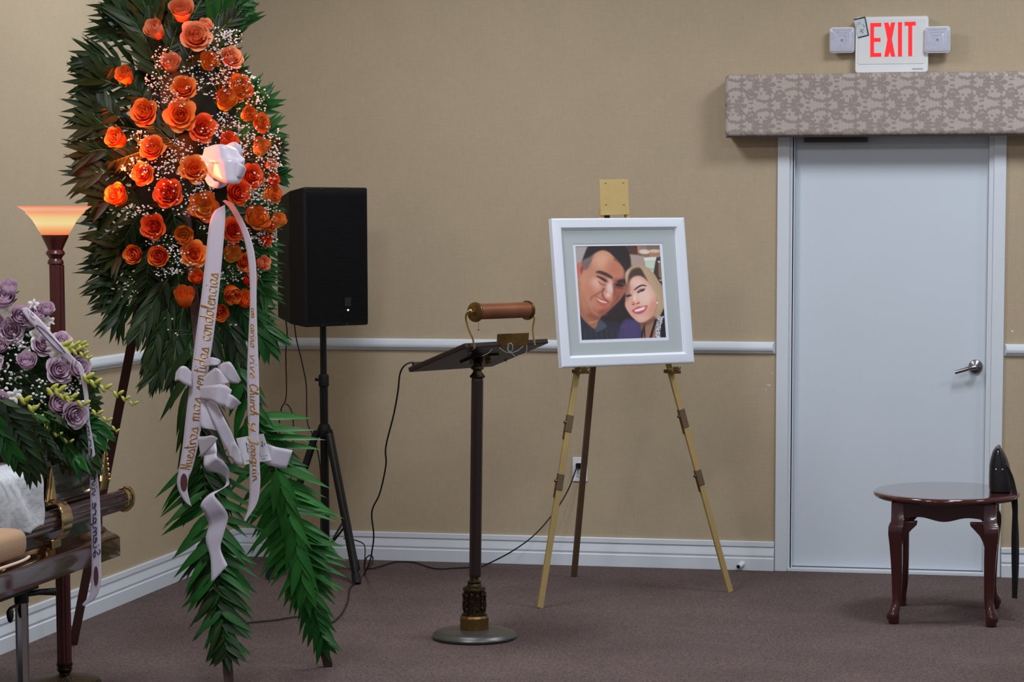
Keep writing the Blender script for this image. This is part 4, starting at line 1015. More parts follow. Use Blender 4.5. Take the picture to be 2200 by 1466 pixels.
# gold corner ornament at the far end
cg = MB(); xk = CX-.036
cg.prism([Vector((xk, CY0-.045+a_, zr+z)) for a_, z in ((-.075, .05), (0, .05), (0, .19), (-.012, .20), (-.03, .17), (-.06, .08))], (.012, 0, 0))
cg.prism([Vector((CX-.048-a_, CY0-.047, zr+z)) for a_, z in ((-.010, .05), (.07, .05), (.055, .08), (.02, .17), (.0, .20), (-.01, .19))], (0, .012, 0))
cgo = cg.build('corner_ornament', GOLD, ck, smooth=False, bevel=.003)
for k in range(6): MB().ball((xk+.016, CY0-.05-.004*k, zr+.08+.018*k), .006, 1).build('bead', GOLD, cgo)
# white throw hanging out of the open half
kc0, kc1 = PX(62, 1062, CX+.035).y, -5.3
def thr(u, v):
    y = kc0+.035*v+(kc1-kc0)*u+.012*math.sin(v*9)
    x = CX+.045+.03*math.sin(v*2.2)+.009*math.sin(u*38)*v+.010*math.sin(u*17+v*5)
    top = cz(958)+.02; bot = PX(90, 1124, CX+.05).z-.005+.006*math.sin(u*30)
    if v < .18: x = CX-.06+(x-CX+.06)*math.sin(v/.18*math.pi/2)
    return Vector((x, y, top+(bot-top)*v**1.1))
MB().grid(thr, 120, 30).build('velvet_throw', VELVET, ck, solid=.008, angle=180)

# collapsible bier under it
bl = PX(65, 1440, CX-.05)
by = bl.y
br_ = thing('casket_bier', 'chrome folding bier with a black lever holding up the casket', 'bier', (CX-.3, by, 0))
xb = CX-.075
for (xx, yy) in ((xb, by), (CXL+.1, by), (xb, by-1.2), (CXL+.1, by-1.2)):
    lgm = MB(); lgm.loft([[Vector((xx+.021*math.cos(t), yy+.021*math.sin(t), z)) for t in [2*math.pi*(k+.5)/8 for k in range(8)]] for z in (.05, z0-.055)])
    lgo = lgm.build('leg', CHROME, br_, smooth=False, bevel=.001)
    MB().lathe([(.01, .02), (.05, .02), (.05, .035), (.034, .04), (.03, .055), (.022, .058), (.01, .058)], (xx, yy, 0), 24).build('leg_flange', CHROME, lgo)
    MB().lathe([(.01, z0-.06), (.023, z0-.06), (.023, z0-.018), (.01, z0-.018)], (xx, yy, 0), 20).build('leg_socket', BLACKM, lgo)
    MB().tube([(xx-.02, yy, .03), (xx+.02, yy, .03)], .02, 16).build('caster', RUBBER, lgo)
MB().box((CXL+.06, by-1.3, z0-.022), (CX-.04, by+.06, z0-.002)).build('top_frame', BLACKM, br_, smooth=False, bevel=.003)
MB().tube([Vector((xb+.01, by+.01, z0-.035)), Vector((xb+.04, by+.05, z0-.032)), Vector((xb+.09, by+.07, z0-.032))], [.008, .010, .013], 12).build('lever', RUBBER, br_)
kb = MB(); kb.lathe([(.002, 0), (.007, .004), (.011, .02), (.012, .035), (.006, .045), (.001, .046)], Vector((xb-.012, by-.062, z0-.115)), 14); kb.build('drop_knob', RUBBER, br_)
MB().tube([Vector((xb-.012, by-.062, z0-.07)), Vector((xb, by-.02, z0-.06))], .005, 8).build('knob_arm', BLACKM, br_)
MB().tube([(xb, by, .03), (xb, by-1.2, .03)], .012, 10).build('side_rail', BLACKM, br_)
MB().tube([(xb, by-.02, .10), (xb-.0, by-.30, .30), (xb, by-.55, z0-.05)], .010, 8).build('scissor_brace', CHROME, br_)

# kneeler at the frame edge
kp = PX(30, 1170, CX+.22)
kn_ = thing('kneeler', 'tweed padded kneeler armrest with cream piping at the left edge beside the casket', 'kneeler', (kp.x, kp.y-.25, 0))
pt_, pb2, pr_ = PX(30, 1138, kp.x).z, PX(30, 1203, kp.x).z, PX(49, 1170, kp.x).y
kz = (pt_+pb2)/2; kr = (pt_-pb2)/2
rings = []
for d_, k in ((0, .55), (.006, .75), (.018, .92), (.035, 1), (.5, 1)):
    rings.append([Vector((kp.x-.05+.075*k*(abs(math.cos(t))**.5)*(1 if math.cos(t) > 0 else -1), pr_-d_, kz+kr*k*(abs(math.sin(t))**.6)*(1 if math.sin(t) > 0 else -1))) for t in [2*math.pi*j/28 for j in range(28)]])
MB().loft(rings).build('armrest_pad', TWEED, kn_)
MB().tube(spline([Vector((kp.x+.024, pr_-.012, kz-kr*.95)), Vector((kp.x+.026, pr_-.1, kz-kr*1.08)), Vector((kp.x+.026, pr_-.5, kz-kr*1.08))], 6), .0045, 8).build('piping', mat('cream_piping', (206, 178, 158), .7), kn_)
MB().box((kp.x-.115, pr_-.5, kz-kr-.05), (kp.x+.005, pr_-.24, kz-kr-.002)).build('armrest_board', ROSEWOODC, kn_, smooth=False, bevel=.004)
py = pr_-.31
MB().box((kp.x-.03, py-.05, 0), (kp.x+.01, py, kz-kr-.05)).build('post', MAHOG2, kn_, smooth=False, bevel=.003)
MB().box((kp.x-.06, py-.30, .0), (kp.x+.01, py-.02, .05)).build('foot_rail', MAHOG2, kn_, smooth=False, bevel=.003)

# ------------------------------------------------------------------ botanical builders
def leaf_mb(mb, base, tip, wid, nrm_, bend=.12, fold=.25, shade=.5, segs=5):
    base = Vector(base); tip = Vector(tip); d_ = tip-base; L_ = d_.length
    if L_ < 1e-6: return
    d_ /= L_; nrm_ = Vector(nrm_); sx = d_.cross(nrm_)
    if sx.length < 1e-4: sx = d_.orthogonal()
    sx.normalize(); nn_ = sx.cross(d_)
    vs = []; av = []
    for i in range(segs+1):
        t = i/segs; w_ = wid*.5*(1.0 if t == 0 else 0)*.25+wid*.5*(math.sin(math.pi*t**.62)**.9)*(1-.25*t) if t < 1 else 0
        c = base+d_*L_*t-nn_*bend*L_*(t*t)
        for s__, h in ((-1, 1), (0, 0), (1, 1)):
            vs.append(c+sx*w_*s__+nn_*w_*fold*h); av.append(shade+(.12 if s__ == 0 else 0)+random.uniform(-.06, .06))
    fs = []
    for i in range(segs):
        for j in range(2): fs.append((i*3+j, i*3+j+1, (i+1)*3+j+1, (i+1)*3+j))
    mb.add(vs, fs, av)
LEAFC = [0]
unit_leaves = {}
def unit_leaf(m, k):
    key = (m.name, k)
    if key not in unit_leaves:
        mb = MB(); random.seed(100+k); leaf_mb(mb, (0, 0, 0), (0, 1, 0), .26+.02*k, (0, 0, 1), bend=.10+.09*k, fold=.22+.06*k, shade=.3+.14*k, segs=6)
        me_ = mb.mesh('leaflet', m, None, True, 'lf'); unit_leaves[key] = me_
    return unit_leaves[key]
def leaf_obj(par, base, tip, wid, nrm_, m, k):
    me_ = unit_leaf(m, k); o = bpy.data.objects.new('leaflet', me_); COL.objects.link(o); o.parent = par
    d_ = Vector(tip)-Vector(base); L_ = d_.length; d_ /= L_; sx = d_.cross(Vector(nrm_)).normalized(); nn_ = sx.cross(d_)
    R = Matrix((sx*(wid/(.26+.02*k)), d_*L_, nn_*min(L_, wid*4))).transposed().to_4x4()
    R.translation = Vector(base)-WORG[par.name]; o.matrix_local = R
    return o
def frond(par, path, lens, wid, ang0, ang1, m, n, view, single=False, shade=.5, name='palm_frond', jit=.12, droop=0., sides=(1, -1), tipleaf=True, n_off=0.):
    """path world pts; leaflets both sides; view = facing normal"""
    sp_ = spline(path, 10); tot = len(sp_)-1
    st_ = MB().tube([sp_[i] for i in range(0, tot+1, 3)]+[sp_[-1]], .0028, 5).build(name, STEM, par)
    mb = MB(); view = Vector(view).normalized()
    for i in range(n):
        t = (i+.6)/n; f = t*tot; a_ = int(min(tot-1, f)); p = sp_[a_].lerp(sp_[a_+1], f-a_)
        tg = (sp_[min(tot, a_+2)]-sp_[max(0, a_-1)]).normalized()
        side = view.cross(tg).normalized()
        for s__ in sides:
            an = math.radians(ang0+(ang1-ang0)*t)*random.uniform(1-jit, 1+jit)
            li_ = lens[0]+(lens[1]-lens[0])*min(1, t*2) if t < .5 else lens[1]+(lens[2]-lens[1])*(t-.5)*2
            li_ *= random.uniform(.88, 1.1)
            dr_ = (tg*math.cos(an)+side*s__*math.sin(an)+view*random.uniform(-.16, .22)+Vector((0, 0, -droop))).normalized()
            nv = (view+side*s__*random.uniform(-.1, .45)+Vector((0, 0, random.uniform(.35, 1.1) if single else random.uniform(-.1, .5)))).normalized()
            b_ = p+view*n_off*random.random()
            if single: leaf_obj(st_, b_, b_+dr_*li_, wid*random.uniform(.85, 1.15), nv, m, random.randint(0, 3))
            else: leaf_mb(mb, b_, b_+dr_*li_, wid*random.uniform(.85, 1.15), nv, random.uniform(.02, .22), .28, shade+random.uniform(-.25, .25))
    if tipleaf:
        tg = (sp_[-1]-sp_[-4]).normalized()
        leaf_mb(mb, sp_[-1], sp_[-1]+tg*lens[2], wid, view, .05, .25, shade)
    if mb.v:
        lo = mb.build('leaflets', m, st_, attr='lf', fix=False)
        if not single: stuff(lo)
    return st_
# ---- roses
def rose_mesh(name, openness, seed):
    random.seed(seed); mb = MB()
    def petal(phi, span, r0, r1, flare, h, curl, tilt=0., z0_=0.):
        def f(u, v):
            a = phi+(u-.5)*span; e = 1-abs(2*u-1)**2.2*.28
            vv = v*e
            r = r0+(r1-r0)*math.sin(min(1., vv*1.35)*math.pi/2)+flare*max(0, vv-.55)**1.6*2.6
            z = z0_+h*vv-curl*max(0, vv-.72)**2*3.2
            wob = 1+.035*math.sin(a*5+seed+phi*3)*vv
            return Vector((r*wob*math.cos(a), r*wob*math.sin(a), z))
        mb.grid(f, 7, 6, lambda u, v: min(1., v*(1-abs(2*u-1)**2.2*.2)+random.uniform(-.05, .05)))
    ph = 0.
    # inner whorl
    for k in range(3): petal(ph+k*2.3, 3.4, .02, .07+.035*k, -.02, .80-.02*k, .0)
    n1 = 5 if openness > .3 else 4
    for k in range(4):
        petal(.6+k*1.7, 2.2, .06, .17+.02*k, .04*openness, .80, .02)
    for k in range(n1):
        petal(1.1+k*2*math.pi/n1, 2.0, .12, .29+.02*openness, .03+.10*openness, .80-.02*openness, .05*openness)
    for k in range(5):
        petal(.4+k*2*math.pi/5, 1.8, .14, .36+.04*openness, .05+.22*openness, .77-.05*openness, .06+.16*openness)
    if openness > .35:
        for k in range(5): petal(1.0+k*2*math.pi/5+random.uniform(-.2, .2), 1.65, .16, .42+.03*openness, .08+.34*openness, .70-.10*openness, .14+.32*openness)
    # closed base cup
    mb.lathe([(.02, -.02), (.14, .0), (.26+.05*openness, .12), (.30+.06*openness, .26), (.22, .40), (.02, .44)], (0, 0, 0), 14)
    mb.a += [0.]*(len(mb.v)-len(mb.a)) if len(mb.a) < len(mb.v) else []
    return mb.mesh(name, ROSES['orange'], None, True, 'pt')
RM = [rose_mesh('rose', .05, 1), rose_mesh('rose', .35, 2), rose_mesh('rose', .7, 3), rose_mesh('rose', 1., 4)]
RW = [.84, .92, 1.04, 1.16]
cal = MB()
for k in range(5):
    t = 2*math.pi*k/5
    leaf_mb(cal, (math.cos(t)*.1, math.sin(t)*.1, -.02), (math.cos(t)*.55, math.sin(t)*.55, .22), .18, (0, 0, 1), -.2, .2, .5, 4)
CALM = cal.mesh('calyx', LEAF_M, None, True, 'lf')
def rose(par, pos, axis, size, kind, op, roll=None, calyx=True):
    me_ = RM[op]; o = bpy.data.objects.new('rose', me_); COL.objects.link(o); o.parent = par
    o.material_slots[0].link = 'OBJECT'; o.material_slots[0].material = ROSES[kind]
    R = frame_to(axis, Vector((0, 0, 1)), random.uniform(0, 6.28) if roll is None else roll) @ Matrix.Scale(size/RW[op], 4)
    R.translation = Vector(pos)-WORG[par.name]-Vector(axis).normalized()*size*.35; o.matrix_local = R
    if calyx:
        c = bpy.data.objects.new('calyx', CALM); COL.objects.link(c); c.parent = o
    return o
CAMD = Vector((.30, -.95, .03))

# ------------------------------------------------------------------ standing spray
AX = 385.
def Ys(x, y):   # depth of the tilted face of the spray (it faces right of the lens)
    return -3.06+.50*(x-AX)/600-.03*(y-350)/600
def bulge(x, y):
    r = math.hypot((x-430)/230, (y-330)/430); return .16*max(0, 1-r*r)
asx = P(380, 238, -3.02)
sps = thing('funeral_spray', 'tall standing spray of orange roses on palm fronds with white ribbons on a wooden easel', 'flower arrangement', (1.05, -3.05, 0))
NV_ = Vector((.62, -.76, .12)).normalized()
# easel of stained laths
feet3 = [(Vector((1.115, -3.34, 0)), 'leg'), (PZ(706, 1433), 'leg'), (PZ(157, 1386), 'leg')]
at_ = P(380, 238, -3.02)
for f, nme in feet3:
    top = at_+Vector((.0, .0, .0))
    d_ = (top-f).normalized()
    bar(MB(), f, top, .034, .018, Vector((1, .25, 0))).build('leg', mat('stained_lath', (70, 38, 34), .5, noise=.25, nscale=16) if nme == 'leg' else DARKW, sps, smooth=False, bevel=.002)
fb = MB(); fb.ball(at_+Vector((.05, -.02, .02)), .12, 2, (1, .8, 2.2)); fb.build('foam_block', FOAM, sps)
ctr = (385, 360)
random.seed(11)
def outer(angdeg, L0, L1, wid=.024, m=LEAF_D, sh=.5, n=15, off=0., back=.0, ll=(.10, .135, .09), single=False, c=ctr, jx=0, jy=0, droop=.1, a0=44, a1=24):
    a = math.radians(angdeg); dx, dy = math.cos(a), -math.sin(a)
    cx, cy = c[0]+jx, c[1]+jy
    pts = []
    for t in (0, .5, 1):
        r = L0+(L1-L0)*t; x, y = cx+dx*r, cy+dy*r*1.0+droop*40*t*t
        pts.append(P(x, y, Ys(x, y)+back-.03*t*0+off))
    return frond(sps, pts, ll, wid, a0, a1, m, n, NV_ if not single else CAMD, single, sh)
# back layer, silhouettes of the left, top and right edges
specs = []
for (cy, dirs, r1, m) in ((60, (150, 128, 108, 92, 76, 60, 44), (150, 150, 150, 150, 150, 140, 130), 0),):
    pass
# left edge fronds (cx, cy, angle, length)
lefts = [(330, 110, 150, 130), (320, 160, 160, 150), (310, 200, 168, 150), (310, 245, 174, 150), (300, 285, 172, 140), (300, 330, 178, 140), (300, 370, 184, 140), (300, 400, 190, 125), (300, 440, 200, 110), (300, 480, 200, 110), (300, 520, 204, 108), (300, 560, 212, 110), (300, 590, 222, 112), (300, 610, 236, 105), (320, 80, 138, 120), (330, 50, 126, 100), (310, 300, 160, 120), (320, 420, 186, 120), (310, 220, 152, 140), (310, 360, 166, 130), (320, 500, 214, 110), (310, 545, 196, 100)]
for cx, cy, an, ln in lefts:
    a = math.radians(an); ps = [(cx+40, cy), (cx+math.cos(a)*ln*.5, cy-math.sin(a)*ln*.5-6), (cx+math.cos(a)*ln*.78, cy-math.sin(a)*ln*.78)]
    frond(sps, [P(x, y, Ys(x, y)+.05+random.uniform(-.03, .03)) for x, y in ps], (.12, .145, .11), .025, 44, 22, LEAF_D, 8, NV_*.6+CAMD*.4, shade=.45)
tops = [(360, 80, 118, 120), (380, 60, 104, 120), (400, 60, 92, 130), (420, 70, 78, 120), (440, 90, 64, 110), (450, 120, 50, 90), (350, 130, 128, 130), (370, 20, 112, 90), (400, 10, 88, 80), (430, 30, 66, 90), (330, 60, 112, 90), (440, 50, 46, 50)]
for cx, cy, an, ln in tops:
    a = math.radians(an); ps = [(cx, cy+50), (cx+math.cos(a)*ln*.5, cy-math.sin(a)*ln*.5), (cx+math.cos(a)*ln, cy-math.sin(a)*ln)]
    frond(sps, [P(x, y, Ys(x, y)-.02+random.uniform(-.05, .05)) for x, y in ps], (.13, .16, .12), .027, 36, 18, LEAF_M if cx > 390 else LEAF_D, 10, NV_*.5+CAMD*.5, shade=.5)
rights = [(470, 180, 30, 60), (480, 230, 24, 70), (500, 260, 30, 80), (500, 300, 14, 80), (510, 330, 4, 70), (510, 380, -8, 60), (500, 430, -20, 70), (500, 480, -36, 90), (505, 520, -44, 90), (505, 560, -48, 100), (500, 600, -52, 90), (480, 620, -56, 110), (510, 640, -50, 80), (490, 560, -30, 80)]
for cx, cy, an, ln in rights:
    a = math.radians(an); ps = [(cx-40, cy), (cx+math.cos(a)*ln*.5, cy-math.sin(a)*ln*.5), (cx+math.cos(a)*ln*.9, cy-math.sin(a)*ln*.9)]
    frond(sps, [P(x, y, Ys(x, y)-.02+random.uniform(-.03, .03)) for x, y in ps], (.10, .125, .09), .026, 40, 22, LEAF_M, 8, CAMD, shade=.55)
# inner fill, dark fern and palm over the foam
random.seed(21)
for k in range(74):
    t = random.random(); cy = 20+640*t; hw_ = 150*math.sin(min(1, (t*.9+.12))*math.pi)**.5
    cx = 395+random.uniform(-1, 1)*hw_
    an = math.degrees(math.atan2(-(cy-330)/2.2, (cx-385)))+random.uniform(-35, 35)
    a = math.radians(an); ln = random.uniform(55, 95)
    yy = Ys(cx, cy)-bulge(cx, cy)*random.uniform(.2, .75)
    ps = [(cx, cy), (cx+math.cos(a)*ln*.5, cy-math.sin(a)*ln*.5), (cx+math.cos(a)*ln, cy-math.sin(a)*ln)]
    frond(sps, [P(x, y, yy+j*.015) for j, (x, y) in enumerate(ps)], (.065, .085, .055), .017 if k % 3 else .026, 48, 28, LEAF_D if (cx < 430 or k % 2) else LEAF_M, 10, CAMD, shade=.35)
# foliage core so nothing behind shows through
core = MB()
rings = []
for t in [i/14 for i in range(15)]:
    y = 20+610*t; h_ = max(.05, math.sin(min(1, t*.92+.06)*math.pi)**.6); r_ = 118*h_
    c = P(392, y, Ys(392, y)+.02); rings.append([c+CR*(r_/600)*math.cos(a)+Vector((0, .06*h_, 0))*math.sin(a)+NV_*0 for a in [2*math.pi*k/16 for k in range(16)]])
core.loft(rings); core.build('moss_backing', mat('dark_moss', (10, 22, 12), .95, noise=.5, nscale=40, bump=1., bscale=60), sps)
# skirt fronds at the bottom of the oval
sk = [((385, 610), (345, 700), (322, 770), LEAF_D, 1), ((360, 600), (325, 660), (300, 700), LEAF_D, 0), ((400, 630), (380, 730), (372, 800), LEAF_D, 0), ((440, 640), (450, 720), (462, 780), LEAF_D, 0), ((470, 640), (500, 720), (520, 770), LEAF_D, 0), ((500, 640), (545, 700), (570, 735), LEAF_M, 1), ((420, 640), (410, 740), (400, 790), LEAF_M, 0), ((480, 690), (505, 760), (520, 830), LEAF_M, 1), ((380, 700), (350, 770), (330, 800), LEAF_D, 1), ((520, 640), (560, 690), (580, 710), LEAF_M, 0)]
for a_, b_, c_, m, sg in sk:
    frond(sps, [P(x, y, Ys(x, y)-.06-.015*j) for j, (x, y) in enumerate((a_, b_, c_))], (.10, .125, .09), .026, 34, 20, m, 11, CAMD, bool(sg), .5, droop=.25)
# the two long garlands of broad leaflets down the front legs
random.seed(5)
def garland(pts, ys, m, n, lens, a0, a1, wid, sides=(1, -1), single=True, droop=.15):
    frond(sps, [P(x, y, Y) for (x, y), Y in zip(pts, ys)], lens, wid, a0, a1, m, n, CAMD, single, .5, 'palm_garland', .2, droop, sides, True, .03)
garland([(408, 740), (418, 840), (430, 930), (440, 1030)], (-3.17, -3.2, -3.22, -3.25), LEAF_D, 13, (.20, .21, .19), 44, 42, .042, droop=.3)
garland([(432, 980), (450, 1110), (468, 1250), (486, 1390)], (-3.26, -3.28, -3.31, -3.34), LEAF_M, 27, (.205, .19, .10), 66, 48, .036, droop=.08)
garland([(446, 1180), (460, 1260), (476, 1340), (487, 1400)], (-3.30, -3.31, -3.33, -3.36), LEAF_D, 16, (.15, .14, .08), 62, 44, .028)
garland([(512, 780), (530, 860), (556, 930), (580, 980)], (-3.12, -3.08, -3.05, -3.02), LEAF_M, 8, (.13, .17, .17), 34, 50, .038)
garland([(556, 890), (596, 1020), (630, 1130), (658, 1240)], (-3.04, -3.0, -2.96, -2.93), LEAF_L, 24, (.20, .215, .16), 66, 52, .038, droop=.0)
garland([(630, 1130), (655, 1230), (674, 1310), (694, 1376)], (-2.95, -2.92, -2.89, -2.87), LEAF_M, 18, (.17, .14, .09), 54, 34, .030)
garland([(590, 1000), (618, 1090), (640, 1180), (655, 1260)], (-3.08, -3.05, -3.02, -2.99), LEAF_L, 9, (.15, .16, .13), 26, 20, .036, (1, -1), False)

# roses
RL = [(391, 27, 52, 'peach', 1, 0, .5), (337, 69, 42, 'peach', 0, -.4, .4), (420, 80, 54, 'peach', 2, .1, .2), (439, 60, 32, 'peach', 1, .3, .6), (368, 141, 42, 'peach', 1, 0, .6), (447, 136, 40, 'yellow', 1, .1, .3), (495, 126, 42, 'peach', 2, .4, .4), (272, 167, 38, 'orange', 0, -.2, .4), (395, 191, 44, 'orange', 2, 0, .3), (514, 188, 46, 'yellow', 2, .5, .2), (484, 221, 46, 'yellow', 1, .1, .5), (312, 243, 48, 'orange', 2, -.2, .1), (388, 248, 56, 'orange', 3, 0, 0), (434, 275, 50, 'red', 3, .15, .1), (530, 248, 34, 'yellow', 1, .5, .3), (558, 265, 36, 'yellow', 2, .7, .1), (255, 300, 44, 'orange', 1, -.3, .2), (329, 320, 44, 'orange', 2, -.1, .3), (488, 309, 40, 'red', 1, .3, .5), (558, 322, 38, 'cream', 0, .2, .8), (416, 364, 50, 'orange', 3, .1, .1), (309, 374, 40, 'orange', 2, -.2, -.1), (256, 425, 48, 'orange', 1, -.2, .4), (363, 416, 50, 'red', 2, -.1, 0), (438, 444, 52, 'yellow', 3, 0, 0), (509, 414, 44, 'red', 2, .4, -.1), (540, 379, 44, 'red', 3, .3, .0), (579, 419, 40, 'yellow', 1, .8, .2), (551, 471, 46, 'yellow', 2, .2, .4), (594, 479, 34, 'cream', 0, .3, .7), (573, 488, 28, 'yellow', 0, .3, .0), (330, 487, 44, 'red', 2, -.1, -.1), (396, 502, 40, 'yellow', 1, 0, -.3), (502, 494, 44, 'red', 3, .2, -.1), (290, 546, 40, 'orange', 1, -.1, -.2), (342, 551, 44, 'orange', 1, 0, -.1), (417, 546, 46, 'orange', 3, .1, 0), (496, 550, 40, 'cream', 1, .2, .4), (525, 563, 34, 'orange', 2, .3, -.1), (561, 566, 32, 'peach', 1, .6, 0), (423, 598, 34, 'orange', 1, -.1, .3), (533, 602, 32, 'red', 1, .3, 0), (397, 645, 44, 'orange', 0, 0, .9), (496, 627, 40, 'orange', 0, .2, -.8), (525, 647, 40, 'orange', 1, .3, .4), (470, 669, 38, 'orange', 1, .1, -.4), (569, 514, 26, 'red', 1, .5, -.5), (579, 355, 26, 'peach', 1, .6, 0), (583, 388, 26, 'red', 0, .5, .3)]
random.seed(31)
for (x, y, s_, kd, op, ax_, az_) in RL:
    Y = Ys(x, y)-bulge(x, y)-.075
    axis = (CAMD+CR*(ax_+(x-400)/600)+CU*(az_+.1))
    rose(sps, P(x, y, Y), axis, s_/600*1.06, kd, op)
# baby's breath: clouds of tiny double blossoms on wiry stems
def gyp(par, clusters, Yf, r_=.0032, seed=1):
    random.seed(seed); mb = MB(); sm = MB()
    ico = MB().ball((0, 0, 0), 1, 1)
    for (x, y, rx, ry, n) in clusters:
        base = P(x, y+ry*.5, Yf(x, y)+.05)
        for k in range(n):
            a = random.uniform(0, 6.28); rr_ = math.sqrt(random.random())
            px_2, py_2 = x+rx*rr_*math.cos(a), y+ry*rr_*math.sin(a)
            c = P(px_2, py_2, Yf(px_2, py_2)+random.uniform(-.02, .03)); q_ = r_*random.uniform(.6, 1.35)
            mb.ball(c, q_, 1, (1, 1, .85))
            if k % 3 == 0: sm.tube([base, base.lerp(c, .6)+Vector((0, 0, .006)), c], .0006, 3, False)
    o1 = stuff(mb.build('babys_breath', GYPS, par, fix=False)); o2 = stuff(sm.build('blossom_stems', STEM, o1, fix=False))
GC = [(470, 90, 34, 30, 60), (500, 80, 22, 16, 26), (470, 130, 26, 26, 34), (350, 125, 22, 24, 26), (340, 175, 26, 26, 30), (380, 215, 24, 18, 26), (350, 200, 30, 30, 24), (415, 150, 26, 30, 20), (430, 180, 34, 26, 26), (500, 165, 36, 20, 40), (530, 175, 26, 18, 28), (470, 190, 24, 24, 26), (540, 225, 28, 30, 40), (480, 270, 34, 26, 60), (450, 300, 26, 26, 30), (530, 300, 26, 36, 52), (300, 300, 24, 18, 22), (290, 360, 26, 20, 34), (350, 350, 22, 24, 22), (385, 320, 26, 20, 26), (375, 350, 20, 26, 24), (570, 370, 22, 42, 70), (590, 345, 14, 30, 40), (445, 395, 22, 30, 50), (400, 405, 34, 22, 26), (340, 395, 24, 20, 14), (545, 420, 24, 26, 50), (585, 450, 16, 30, 40), (390, 440, 40, 24, 34), (300, 455, 34, 14, 24), (450, 480, 20, 24, 18), (540, 500, 26, 20, 30), (575, 510, 20, 26, 40), (350, 520, 34, 18, 24), (380, 545, 22, 22, 20), (400, 575, 26, 16, 22), (355, 585, 22, 10, 20), (490, 590, 26, 18, 24), (540, 590, 20, 20, 24), (520, 520, 26, 20, 20), (470, 540, 20, 30, 10), (585, 300, 18, 30, 26), (560, 210, 16, 20, 12), (280, 630, 16, 30, 6), (460, 700, 100, 40, 6)]
gyp(sps, [(a_, b_, c_*1.15, d_*1.1, int(n_*1.7)) for a_, b_, c_, d_, n_ in GC], lambda x, y: Ys(x, y)-bulge(x, y)-.09, .0034, 3)

